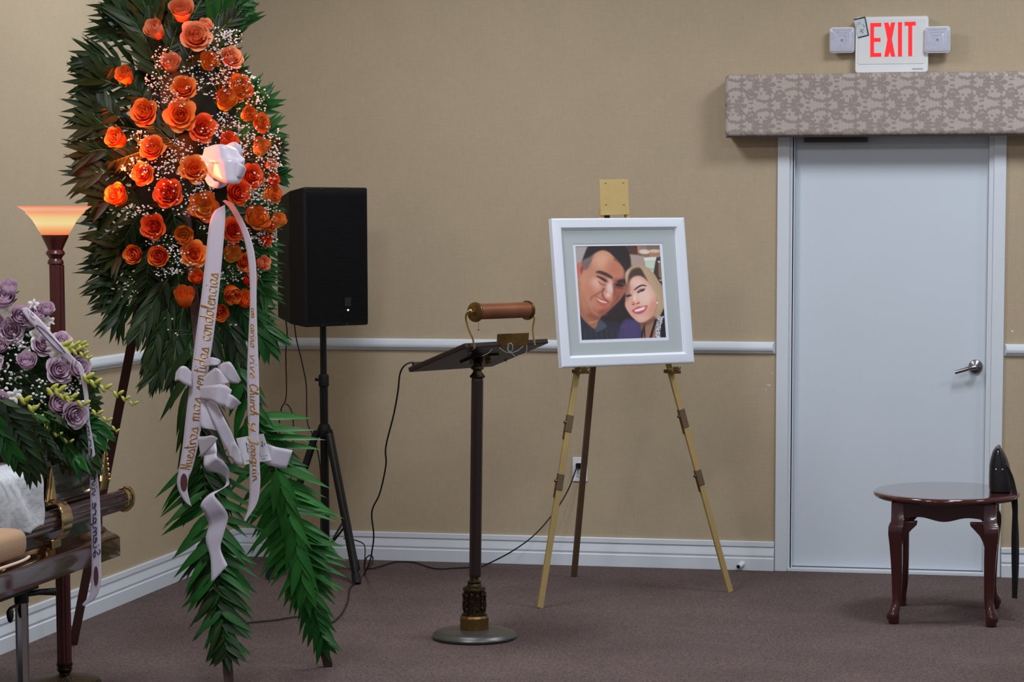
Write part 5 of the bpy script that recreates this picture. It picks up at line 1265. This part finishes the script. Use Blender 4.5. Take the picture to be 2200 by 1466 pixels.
# ---- ribbons
def rib(par, name, Lp, Rp, m, n=10, bow=None, nv=4, thick=.0008, wave=0., fixn=False):
    """Lp, Rp: lists of (px,py,Y) of the two edges"""
    Ls = spline([P(*p) for p in Lp], n); Rs = spline([P(*p) for p in Rp], n); nu = len(Ls)-1
    def f(u, v):
        i = min(nu, int(round(u*nu))); a, b_ = Ls[i], Rs[i]; d_ = b_-a
        return a.lerp(b_, v)+CAMD*(wave*math.sin(v*math.pi))
    return MB().grid(f, nu, nv).build(name, m, par, solid=thick, angle=180), Ls, Rs
GLY = {
 'N': (1.15, [[(0, 0), (.22, 1.5), (.3, 1.9), (.4, 1.2), (.7, .05), (.8, .2), (1., 1.7), (1.12, 1.9)]]), 'u': (.95, [[(.08, 1), (.1, .3), (.3, 0), (.6, .3), (.68, 1), (.68, .25), (.9, .05)]]),
 'e': (.8, [[(.05, .45), (.5, .6), (.6, .88), (.38, 1), (.12, .6), (.18, .12), (.45, 0), (.78, .25)]]), 's': (.75, [[(0, .1), (.4, .95), (.5, .75), (.58, .3), (.38, 0), (.1, .1), (.4, .02), (.74, .15)]]),
 't': (.6, [[(.3, 1.75), (.2, .3), (.3, 0), (.58, .1)], [(0, 1.15), (.55, 1.25)]]), 'r': (.7, [[(.1, 1), (.12, 0), (.16, .6), (.4, 1), (.6, .85), (.68, .7)]]),
 'a': (.95, [[(.66, .85), (.4, 1), (.1, .7), (.1, .2), (.32, 0), (.62, .3), (.7, .95), (.68, .2), (.92, .05)]]), 'm': (1.3, [[(.08, 1), (.1, 0), (.14, .7), (.36, 1), (.48, .75), (.5, 0), (.54, .7), (.78, 1), (.9, .75), (.94, .1), (1.2, .06)]]),
 'n': (.95, [[(.08, 1), (.1, 0), (.14, .7), (.42, 1), (.58, .7), (.62, .1), (.88, .06)]]), 'i': (.5, [[(.14, 1), (.14, .2), (.25, 0), (.46, .1)], [(.2, 1.45), (.26, 1.52)]]),
 'd': (1., [[(.66, .85), (.4, 1), (.1, .7), (.1, .2), (.32, 0), (.62, .3), (.8, 1.95), (.72, .9), (.7, .2), (.95, .05)]]), 'c': (.8, [[(.6, .85), (.4, 1), (.1, .65), (.14, .15), (.42, 0), (.76, .2)]]),
 'o': (.9, [[(.42, 1), (.1, .7), (.1, .2), (.38, 0), (.68, .35), (.6, .9), (.42, 1), (.88, .9)]]), 'l': (.6, [[(0, .2), (.4, 1.4), (.38, 1.95), (.2, 1.6), (.16, .3), (.28, 0), (.56, .1)]]),
 'C': (1.1, [[(.9, 1.5), (.6, 1.9), (.15, 1.3), (.1, .5), (.4, 0), (.8, .2), (1.05, .5)]]), 'h': (.95, [[(0, .2), (.4, 1.5), (.35, 1.95), (.15, 1.5), (.12, 0), (.16, .6), (.42, 1), (.6, .7), (.62, .1), (.88, .06)]]),
 'y': (.95, [[(.08, 1), (.12, .4), (.3, .1), (.6, .4), (.7, 1), (.68, -.5), (.4, -.85), (.2, -.5), (.9, .1)]]), 'J': (1., [[(.2, 1.7), (.6, 1.9), (.7, 1.4), (.6, -.4), (.3, -.8), (.15, -.4), (.9, .2)]]),
 'q': (.95, [[(.66, .85), (.4, 1), (.1, .7), (.1, .2), (.32, 0), (.62, .3), (.7, .95), (.66, -.7), (.8, -.6), (.92, .05)]]), 'k': (.9, [[(0, .2), (.4, 1.5), (.3, 1.95), (.12, 1.4), (.12, 0), (.16, .6), (.5, 1), (.5, .65), (.2, .5), (.6, .05), (.85, .1)]]),
 'S': (1.1, [[(.9, 1.6), (.6, 1.9), (.3, 1.5), (.6, 1.0), (.8, .5), (.5, 0), (.1, .2), (.3, .5), (1., .4)]]), 'p': (.9, [[(.1, 1), (.1, -.8), (.12, .5), (.42, 1), (.66, .6), (.45, .1), (.15, .25), (.85, .1)]]),
 'v': (.85, [[(.08, 1), (.3, 0), (.62, 1), (.82, .85)]]), 'A': (1.2, [[(0, 0), (.5, 1.9), (.8, 0)], [(.2, .7), (.9, .8)]]), ' ': (.7, [])}
def script(par, name, text, surf, m, u0, u1, v0, xh, r_=.0011, lean=.25, n=4):
    """surf(u,v)->(point, normal); text baseline along u from u0 to u1; v0 baseline; xh x-height in v"""
    tot = sum(GLY[c][0] for c in text); x = 0.; mb = MB()
    for c in text:
        adv, sts = GLY[c]
        for st_ in sts:
            pts = []
            for (gx, gy) in (spline([(a_, b_, 0) for a_, b_ in st_], n) and [(p.x, p.y) for p in spline([(a_, b_, 0) for a_, b_ in st_], n)]):
                uu_ = u0+(u1-u0)*(x+gx+lean*gy*.6)/tot; p, nr = surf(uu_, v0+gy*xh); pts.append(p+nr*(.0008+r_*.3))
            mb.tube(pts, [r_*(.75+.5*abs(math.sin(i*1.3))) for i in range(len(pts))], 5)
        x += adv
    return mb.build(name, m, par, fix=False)
def surf_of(Ls, Rs, sgn=1):
    n = len(Ls)-1
    def f(u, v):
        u = max(0, min(1, u)); i = min(n-1, int(u*n)); t = u*n-i
        a = Ls[i].lerp(Ls[i+1], t); b_ = Rs[i].lerp(Rs[i+1], t); return a.lerp(b_, v), CAMD.normalized()
    return f
# lettered ribbon one (reads upwards)
Y1 = lambda y: -3.33-.02*(y-440)/600
Lp = [(462, 452), (450, 480), (441, 560), (432, 640), (421, 720), (411, 800), (401, 880), (392, 960), (384, 1010), (380, 1035), (384, 1056), (398, 1080), (411, 1088)]
Rp = [(483, 440), (484, 470), (477, 560), (469, 640), (459, 720), (447, 800), (436, 880), (427, 950), (413, 1008), (406, 1025), (403, 1045), (404, 1062), (412, 1091)]
b1, L1, R1 = rib(sps, 'lettered_ribbon', [(x, y, Y1(y)) for x, y in Lp], [(x, y, Y1(y)) for x, y in Rp], RIBB, 6)
b1['label'] = 'left hanging ribbon with gold script'
sf1 = surf_of(L1, R1)
# u measured by image height
def uy(Ls, y):
    best = min(range(len(Ls)), key=lambda i: abs(projy(Ls[i])-y)); return best/(len(Ls)-1)
def projy(p):
    d_ = p-CP; z = d_.dot(CF); return PPY-FPX*d_.dot(CU)/z
for wd_, ya_, yb_ in (('Nuestras', 1008, 922), ('mas', 904, 856), ('sentidas', 836, 746), ('condolencias', 733, 592)):
    script(b1, 'gold_script', wd_, lambda u, v: sf1(u, 1-v), GOLDINK, uy(L1, ya_), uy(L1, yb_), .14, .42, .0016)
se = [sf1(uy(L1, 1037), .5)[0]]
MB().prism([P(395+7.5*math.cos(t), 1037+19*math.sin(t), Y1(1037)-.003) for t in [2*math.pi*k/28 for k in range(28)]], Vector((0, .0012, 0))).build('seal', MAROON, b1, smooth=False)
# lettered ribbon two (reads downwards)
Lp = [(478, 432), (492, 446), (506, 470), (520, 502), (530, 540), (536, 590), (537, 650), (534, 720), (531, 800), (532, 870), (534, 940), (536, 1000), (536, 1060), (532, 1095), (524, 1119)]
Rp = [(484, 430), (502, 440), (519, 468), (534, 500), (546, 540), (551, 590), (551, 650), (553, 720), (556, 800), (557, 870), (556, 940), (558, 1000), (559, 1040), (552, 1082), (526, 1122)]
b2, L2, R2 = rib(sps, 'lettered_ribbon', [(x, y, -3.30) for x, y in Lp], [(x, y, -3.31) for x, y in Rp], RIBB, 6)
b2['label'] = 'right hanging ribbon with gold script'
sf2 = surf_of(L2, R2)
script(b2, 'gold_script', 'con', sf2, GOLDINK, uy(L2, 660), uy(L2, 686), .24, .36, .0014)
script(b2, 'gold_script', 'carino', sf2, GOLDINK, uy(L2, 690), uy(L2, 742), .24, .36, .0014)
script(b2, 'gold_script', 'vive', sf2, GOLDINK, uy(L2, 760), uy(L2, 812), .24, .36, .0014)
script(b2, 'gold_script', 'Church', sf2, GOLDINK, uy(L2, 820), uy(L2, 896), .22, .38, .0017)
script(b2, 'gold_script', 'y', sf2, GOLDINK, uy(L2, 910), uy(L2, 930), .3, .38, .0017)
script(b2, 'gold_script', 'Joa', sf2, GOLDINK, uy(L2, 940), uy(L2, 980), .22, .38, .0017)
script(b2, 'gold_script', 'quin', sf2, GOLDINK, uy(L2, 984), uy(L2, 1042), .28, .38, .0017)
# satin bows: loops folded out of strips
def loop(par, name, Lp, Rp, m=SATIN, wave=.0): return rib(par, name, Lp, Rp, m, 5, nv=5, thick=.001, wave=wave)[0]
YB = -3.36
# top bow
tb_ = [
 ([(440, 318, YB), (470, 310, YB-.05), (505, 318, YB-.03), (512, 330, YB)], [(432, 345, YB), (470, 352, YB-.06), (515, 352, YB-.05), (527, 342, YB)]),
 ([(438, 345, YB), (470, 340, YB-.06), (505, 340, YB-.06), (526, 345, YB)], [(452, 378, YB), (480, 392, YB-.07), (510, 395, YB-.06), (518, 388, YB)]),
 ([(485, 312, YB+.03), (505, 305, YB), (520, 320, YB), (521, 345, YB+.02)], [(488, 335, YB+.03), (500, 330, YB), (508, 336, YB), (510, 350, YB+.02)]),
 ([(428, 335, YB+.02), (440, 350, YB-.03), (455, 380, YB-.02), (470, 400, YB)], [(455, 330, YB+.02), (470, 345, YB-.05), (490, 365, YB-.04), (500, 385, YB)]),
 ([(440, 385, YB), (450, 400, YB-.02), (470, 405, YB-.03), (487, 398, YB)], [(448, 372, YB), (460, 388, YB-.03), (475, 392, YB-.04), (488, 394, YB)]),
 ([(500, 345, YB-.02), (515, 350, YB-.06), (528, 360, YB-.05), (526, 372, YB)], [(490, 370, YB-.02), (505, 380, YB-.06), (518, 384, YB-.04), (522, 380, YB)])]
for Lp, Rp in tb_: loop(sps, 'bow_loop', Lp, Rp)
# lower bow on the left garland
lb_ = [
 ([(378, 800, YB), (388, 788, YB-.03), (400, 788, YB-.02), (412, 800, YB)], [(375, 820, YB), (384, 818, YB-.03), (396, 826, YB-.02), (412, 832, YB)]),
 ([(440, 772, YB), (455, 768, YB-.04), (470, 772, YB-.02), (474, 776, YB)], [(440, 790, YB), (452, 786, YB-.04), (466, 785, YB-.03), (474, 780, YB)]),
 ([(438, 810, YB), (455, 795, YB-.03), (468, 792, YB-.06), (492, 820, YB-.05)], [(436, 838, YB), (455, 836, YB-.03), (475, 830, YB-.06), (492, 822, YB-.05)]),
 ([(468, 786, YB), (485, 778, YB-.05), (498, 782, YB-.06), (518, 818, YB-.03)], [(468, 800, YB), (478, 806, YB-.04), (494, 822, YB-.05), (512, 824, YB-.03)]),
 ([(430, 830, YB), (455, 828, YB-.05), (480, 826, YB-.06), (498, 838, YB-.04)], [(430, 858, YB), (455, 862, YB-.05), (470, 872, YB-.06), (488, 876, YB-.04)]),
 ([(484, 846, YB-.02), (496, 848, YB-.06), (508, 856, YB-.05), (518, 866, YB-.02)], [(476, 862, YB-.02), (486, 876, YB-.06), (494, 880, YB-.05), (502, 879, YB-.02)]),
 ([(432, 858, YB+.01), (430, 890, YB-.01), (432, 918, YB-.02), (452, 922, YB-.02)], [(446, 862, YB+.01), (455, 890, YB-.01), (470, 905, YB-.02), (480, 930, YB-.02)]),
 ([(436, 850, YB), (455, 900, YB-.03), (478, 950, YB-.02), (505, 998, YB)], [(458, 852, YB), (480, 895, YB-.03), (500, 935, YB-.02), (518, 982, YB)]),
 ([(493, 955, YB), (500, 950, YB-.04), (508, 954, YB-.05), (516, 972, YB-.02)], [(490, 980, YB), (502, 990, YB-.04), (512, 1000, YB-.03), (522, 996, YB-.01)]),
 ([(424, 938, YB), (440, 938, YB-.03), (455, 936, YB-.05), (467, 942, YB-.06)], [(432, 985, YB), (442, 975, YB-.02), (455, 960, YB-.04), (467, 944, YB-.06)]),
 # long spiral tail
 ([(430, 950, YB), (438, 975, YB-.01), (438, 1000, YB-.03), (446, 1012, YB-.02), (470, 1018, YB), (486, 1030, YB+.01), (480, 1048, YB), (450, 1062, YB-.02), (431, 1085, YB-.03), (440, 1105, YB-.02), (448, 1130, YB), (442, 1160, YB), (452, 1200, YB), (454, 1254, YB-.01)],
  [(464, 950, YB), (466, 968, YB-.02), (466, 982, YB-.04), (478, 990, YB-.03), (492, 1010, YB-.01), (491, 1030, YB), (491, 1042, YB), (466, 1058, YB-.02), (461, 1066, YB-.03), (480, 1090, YB-.02), (490, 1112, YB), (480, 1150, YB), (474, 1180, YB), (489, 1215, YB-.01)])]
for Lp, Rp in lb_: loop(sps, 'bow_loop' if len(Lp) < 6 else 'ribbon_tail', Lp, Rp)
# tab and card on the right garland
loop(sps, 'ribbon_tail', [(570, 952, -3.18), (590, 960, -3.19), (610, 964, -3.17), (629, 968, -3.15)], [(560, 990, -3.18), (578, 1000, -3.19), (598, 1005, -3.17), (615, 1007, -3.15)])
cd_ = [P(*k) for k in ((507, 942, -3.23), (566, 932, -3.21), (583, 989, -3.21), (525, 999, -3.23))]
co = MB().prism([p for p in cd_], Vector((0, .0012, 0))).build('florist_card', PAPER, sps, smooth=False)
def cq(u, v, d=.0012): return cd_[0].lerp(cd_[1], u).lerp(cd_[3].lerp(cd_[2], u), v)+Vector((.0004, -d, 0))
ci = MB()
for st_ in ([(.26, .55), (.32, .22), (.42, .50)], [(.27, .44), (.40, .42)], [(.30, .20), (.27, .62)], [(.44, .50), (.44, .34), (.50, .36)], [(.44, .40), (.50, .60)], [(.50, .30), (.52, .55), (.56, .34)], [(.82, .30), (.90, .28)], [(.86, .28), (.85, .46)], [(.80, .38), (.84, .48)], [(.90, .36), (.95, .34), (.92, .44)], [(.62, .55), (.66, .72)], [(.60, .70), (.64, .78)]):
    ci.tube([cq(*k) for k in st_], .0009, 5)
for (v, a_, b_) in ((.80, .66, .94), (.90, .68, .86), (.86, .12, .34)):
    n = int((b_-a_)/.03)
    for i in range(n): ci.tube([cq(a_+i*.03, v+.02*((i) % 2)), cq(a_+i*.03+.018, v)], .0006 if v < .85 else .0009, 4)
ci.build('card_print', INK, co, fix=False)

# ------------------------------------------------------------------ casket spray
cs = thing('casket_spray', 'lavender rose and white orchid casket spray with palm leaves and lettered ribbon', 'flower arrangement', (CX-.25, -4.1, zg+.12))
def Yc(x, y): return -4.02-.06*(150-x)/150-.10*max(0, (y-700))/250
random.seed(41)
# dark leafy body
bd = MB(); bd.ball(P(10, 800, -3.98), .17, 3, (1.1, 1.1, .85)); bd.ball(P(90, 850, -3.96), .11, 2, (1, 1, .8))
bd.build('foam_block', FOAM, cs)
for k in range(60):
    x = random.uniform(-60, 150); y = random.uniform(690, 900)+max(0, x-40)*.5; an = random.uniform(-80, 20); a = math.radians(an); ln = random.uniform(40, 80)
    yo = 0 if k < 30 else -.075
    frond(cs, [P(x, y, Yc(x, y)+yo), P(x+math.cos(a)*ln*.6, y-math.sin(a)*ln*.6, Yc(x, y)-.03+yo*.6), P(x+math.cos(a)*ln, y-math.sin(a)*ln+6, Yc(x, y)-.03+yo*.6)], (.045, .055, .04), .021, 50, 30, LEAF_D if k % 3 else LEAF_M, 6, CAMD, shade=.4)
cf = [((-30, 880), (0, 930), (30, 975)), ((10, 880), (50, 925), (82, 990)), ((40, 890), (85, 935), (120, 985)), ((70, 890), (120, 930), (165, 985)), ((95, 885), (150, 920), (195, 975)), ((110, 900), (165, 935), (200, 990)), ((130, 880), (175, 905), (205, 940)), ((0, 860), (40, 890), (80, 930)), ((60, 900), (100, 950), (140, 1000)), ((150, 885), (185, 900), (214, 922)), ((-20, 900), (10, 945), (40, 990)), ((20, 900), (50, 950), (66, 1000))]
for i, ps in enumerate(cf):
    frond(cs, [(PX(x, y, .93+.012*j) if x < 118 else P(x, y, Yc(x, y)-.05-.02*j)) for j, (x, y) in enumerate(ps)], (.075, .10, .075), .028, 32, 18, LEAF_M if i % 3 == 0 else LEAF_D, 8, CAMD, i in (3, 4, 5, 8), .4, droop=.2)
LV = [(8, 645, 50, 1, .1, .5), (20, 625, 34, 0, .1, .9), (42, 683, 42, 1, .3, .2), (24, 712, 44, 2, .1, .1), (62, 695, 30, 0, .3, .5), (80, 676, 42, 1, .3, .4), (92, 742, 40, 2, .4, .2), (58, 781, 40, 1, .1, .5), (125, 797, 46, 2, .5, .1), (165, 792, 44, 1, .7, .1), (132, 735, 34, 2, .5, .4), (165, 762, 32, 1, .5, -.1), (2, 862, 34, 3, .1, 0), (122, 871, 46, 1, .6, .2), (158, 890, 46, 2, .6, -.3), (-14, 700, 46, 1, 0, .2), (2, 745, 34, 1, 0, .3), (-20, 780, 40, 2, 0, 0), (100, 668, 30, 1, .3, .6)]
for (x, y, s_, op, ax_, az_) in LV:
    rose(cs, P(x, y, Yc(x, y)-.13), CAMD+CR*ax_+CU*(az_+.15), s_/690*1.16, 'lav', min(op, 2))
# orchids: five broad tepals and a lip
def orchid(x, y, s_, roll):
    mb = MB(); Rr = frame_to(CAMD+CR*random.uniform(-.3, .5)+CU*random.uniform(-.2, .4), Vector((0, 0, 1)), roll)
    for k, (an, w_, l_) in enumerate(((90, .5, 1.), (18, .75, 1.), (162, .75, 1.), (-54, .5, 1.), (-126, .5, 1.), (-90, .35, .5))):
        a = math.radians(an)
        def f(u, v, a=a, w_=w_, l_=l_):
            r = u*l_; ww = w_*math.sin(math.pi*min(1, u*.9+.08))**.7*(v-.5)
            return Rr @ Vector((math.cos(a)*r-math.sin(a)*ww, math.sin(a)*r+math.cos(a)*ww, .22*math.sin(u*2.2)-.1*(2*v-1)**2))*s_
        mb.grid(f, 5, 4, lambda u, v: min(1, u*1.3))
    c = P(x, y, Yc(x, y)-.145)
    for i in range(len(mb.v)): mb.v[i] = mb.v[i]+c
    mb.build('orchid', ROSES['orchid'], cs, fix=False)
for (x, y, s_) in ((14, 668, .026), (90, 715, .03), (78, 722, .026), (112, 745, .026), (122, 765, .026), (30, 852, .026), (72, 655, .02), (36, 846, .02), (92, 690, .024), (148, 742, .018), (108, 690, .018)): orchid(x, y, s_, random.uniform(-.5, .5))
gyp(cs, [(40, 745, 34, 20, 40), (55, 725, 26, 26, 30), (8, 700, 16, 20, 14), (30, 800, 40, 30, 26), (10, 790, 20, 40, 20), (90, 830, 30, 26, 20), (150, 840, 22, 18, 28), (165, 815, 22, 14, 14), (80, 860, 20, 24, 12), (10, 830, 20, 24, 16), (20, 610, 16, 8, 8), (90, 705, 20, 14, 10), (180, 870, 16, 14, 8), (60, 700, 20, 10, 10)], lambda x, y: Yc(x, y)-.125, .0042, 9)
# dendrobium bud sprigs
for pts in (((178, 806), (195, 818), (222, 832), (250, 845), (270, 858), (292, 870)), ((112, 828), (140, 848), (175, 866), (205, 886), (232, 905), (252, 932)), ((40, 850), (62, 872), (80, 895), (102, 918), (125, 936), (155, 952)), ((118, 742), (140, 748), (160, 752), (180, 762), (192, 772)), ((100, 835), (118, 838), (132, 850), (150, 862)), ((128, 738), (150, 744), (172, 740), (182, 746))):
    path = spline([P(x, y, Yc(min(x, 170), y)-.16) for x, y in pts], 5)
    so = MB().tube(path, .0012, 5).build('orchid_sprig', STEM, cs)
    n = 2*len(pts)
    for k in range(n):
        p = path[min(len(path)-1, int((k+.5)/n*len(path)))]; s_ = 1.1-.6*k/n
        sd = 1 if k % 2 else -1
        dv = (CR*.5+CU*(-.75 if sd < 0 else .35)).normalized()
        bb = MB().ball((0, 0, 0), 1, 2, (.0075*s_, .0075*s_, .017*s_), Matrix.Identity(4))
        Rr = frame_to(dv); bb.v = [p+dv*.012*s_+(Rr @ Vector(v)) for v in bb.v]
        bb.build('bud', BUD, so, fix=False)
# lettered ribbon over the flowers, then hanging down the casket side
Yr = -4.21
Lp = [(44, 664, Yr), (62, 690, Yr-.01), (90, 720, Yr-.01), (118, 752, Yr-.01), (150, 780, Yr), (170, 800, Yr), (180, 850, Yr), (184, 900, Yr), (190, 960, Yr), (193, 1040, Yr), (195, 1120, Yr), (197, 1200, Yr), (195, 1260, Yr), (190, 1282, Yr), (176, 1300, Yr)]
Rp = [(58, 660, Yr), (86, 686, Yr-.01), (108, 712, Yr-.01), (135, 744, Yr-.01), (162, 772, Yr), (178, 790, Yr), (190, 850, Yr), (192, 900, Yr), (202, 960, Yr), (212, 1040, Yr), (216, 1120, Yr), (217, 1200, Yr), (217, 1250, Yr), (206, 1284, Yr), (180, 1304, Yr)]
b3, L3, R3 = rib(cs, 'lettered_ribbon', Lp, Rp, RIBB, 6)
sf3 = surf_of(L3, R3)
script(b3, 'navy_script', 'Siempre', sf3, NAVY, uy(L3, 1204), uy(L3, 1080), .20, .38, .0016)
script(b3, 'navy_script', 'vivira', sf3, NAVY, uy(L3, 1066), uy(L3, 1000), .20, .36, .0014)
script(b3, 'navy_script', 'enmi', sf3, NAVY, uy(L3, 990), uy(L3, 900), .20, .34, .0012)
MB().prism([P(206+5*math.cos(t), 1238+21*math.sin(t), Yr-.003) for t in [2*math.pi*k/28 for k in range(28)]], Vector((0, .0012, 0))).build('seal', MAROON, b3, smooth=False)
script(b3, 'navy_script', 'C', lambda u, v: sf3(u, v), NAVY, uy(L3, 690), uy(L3, 762), .1, .35, .0012)
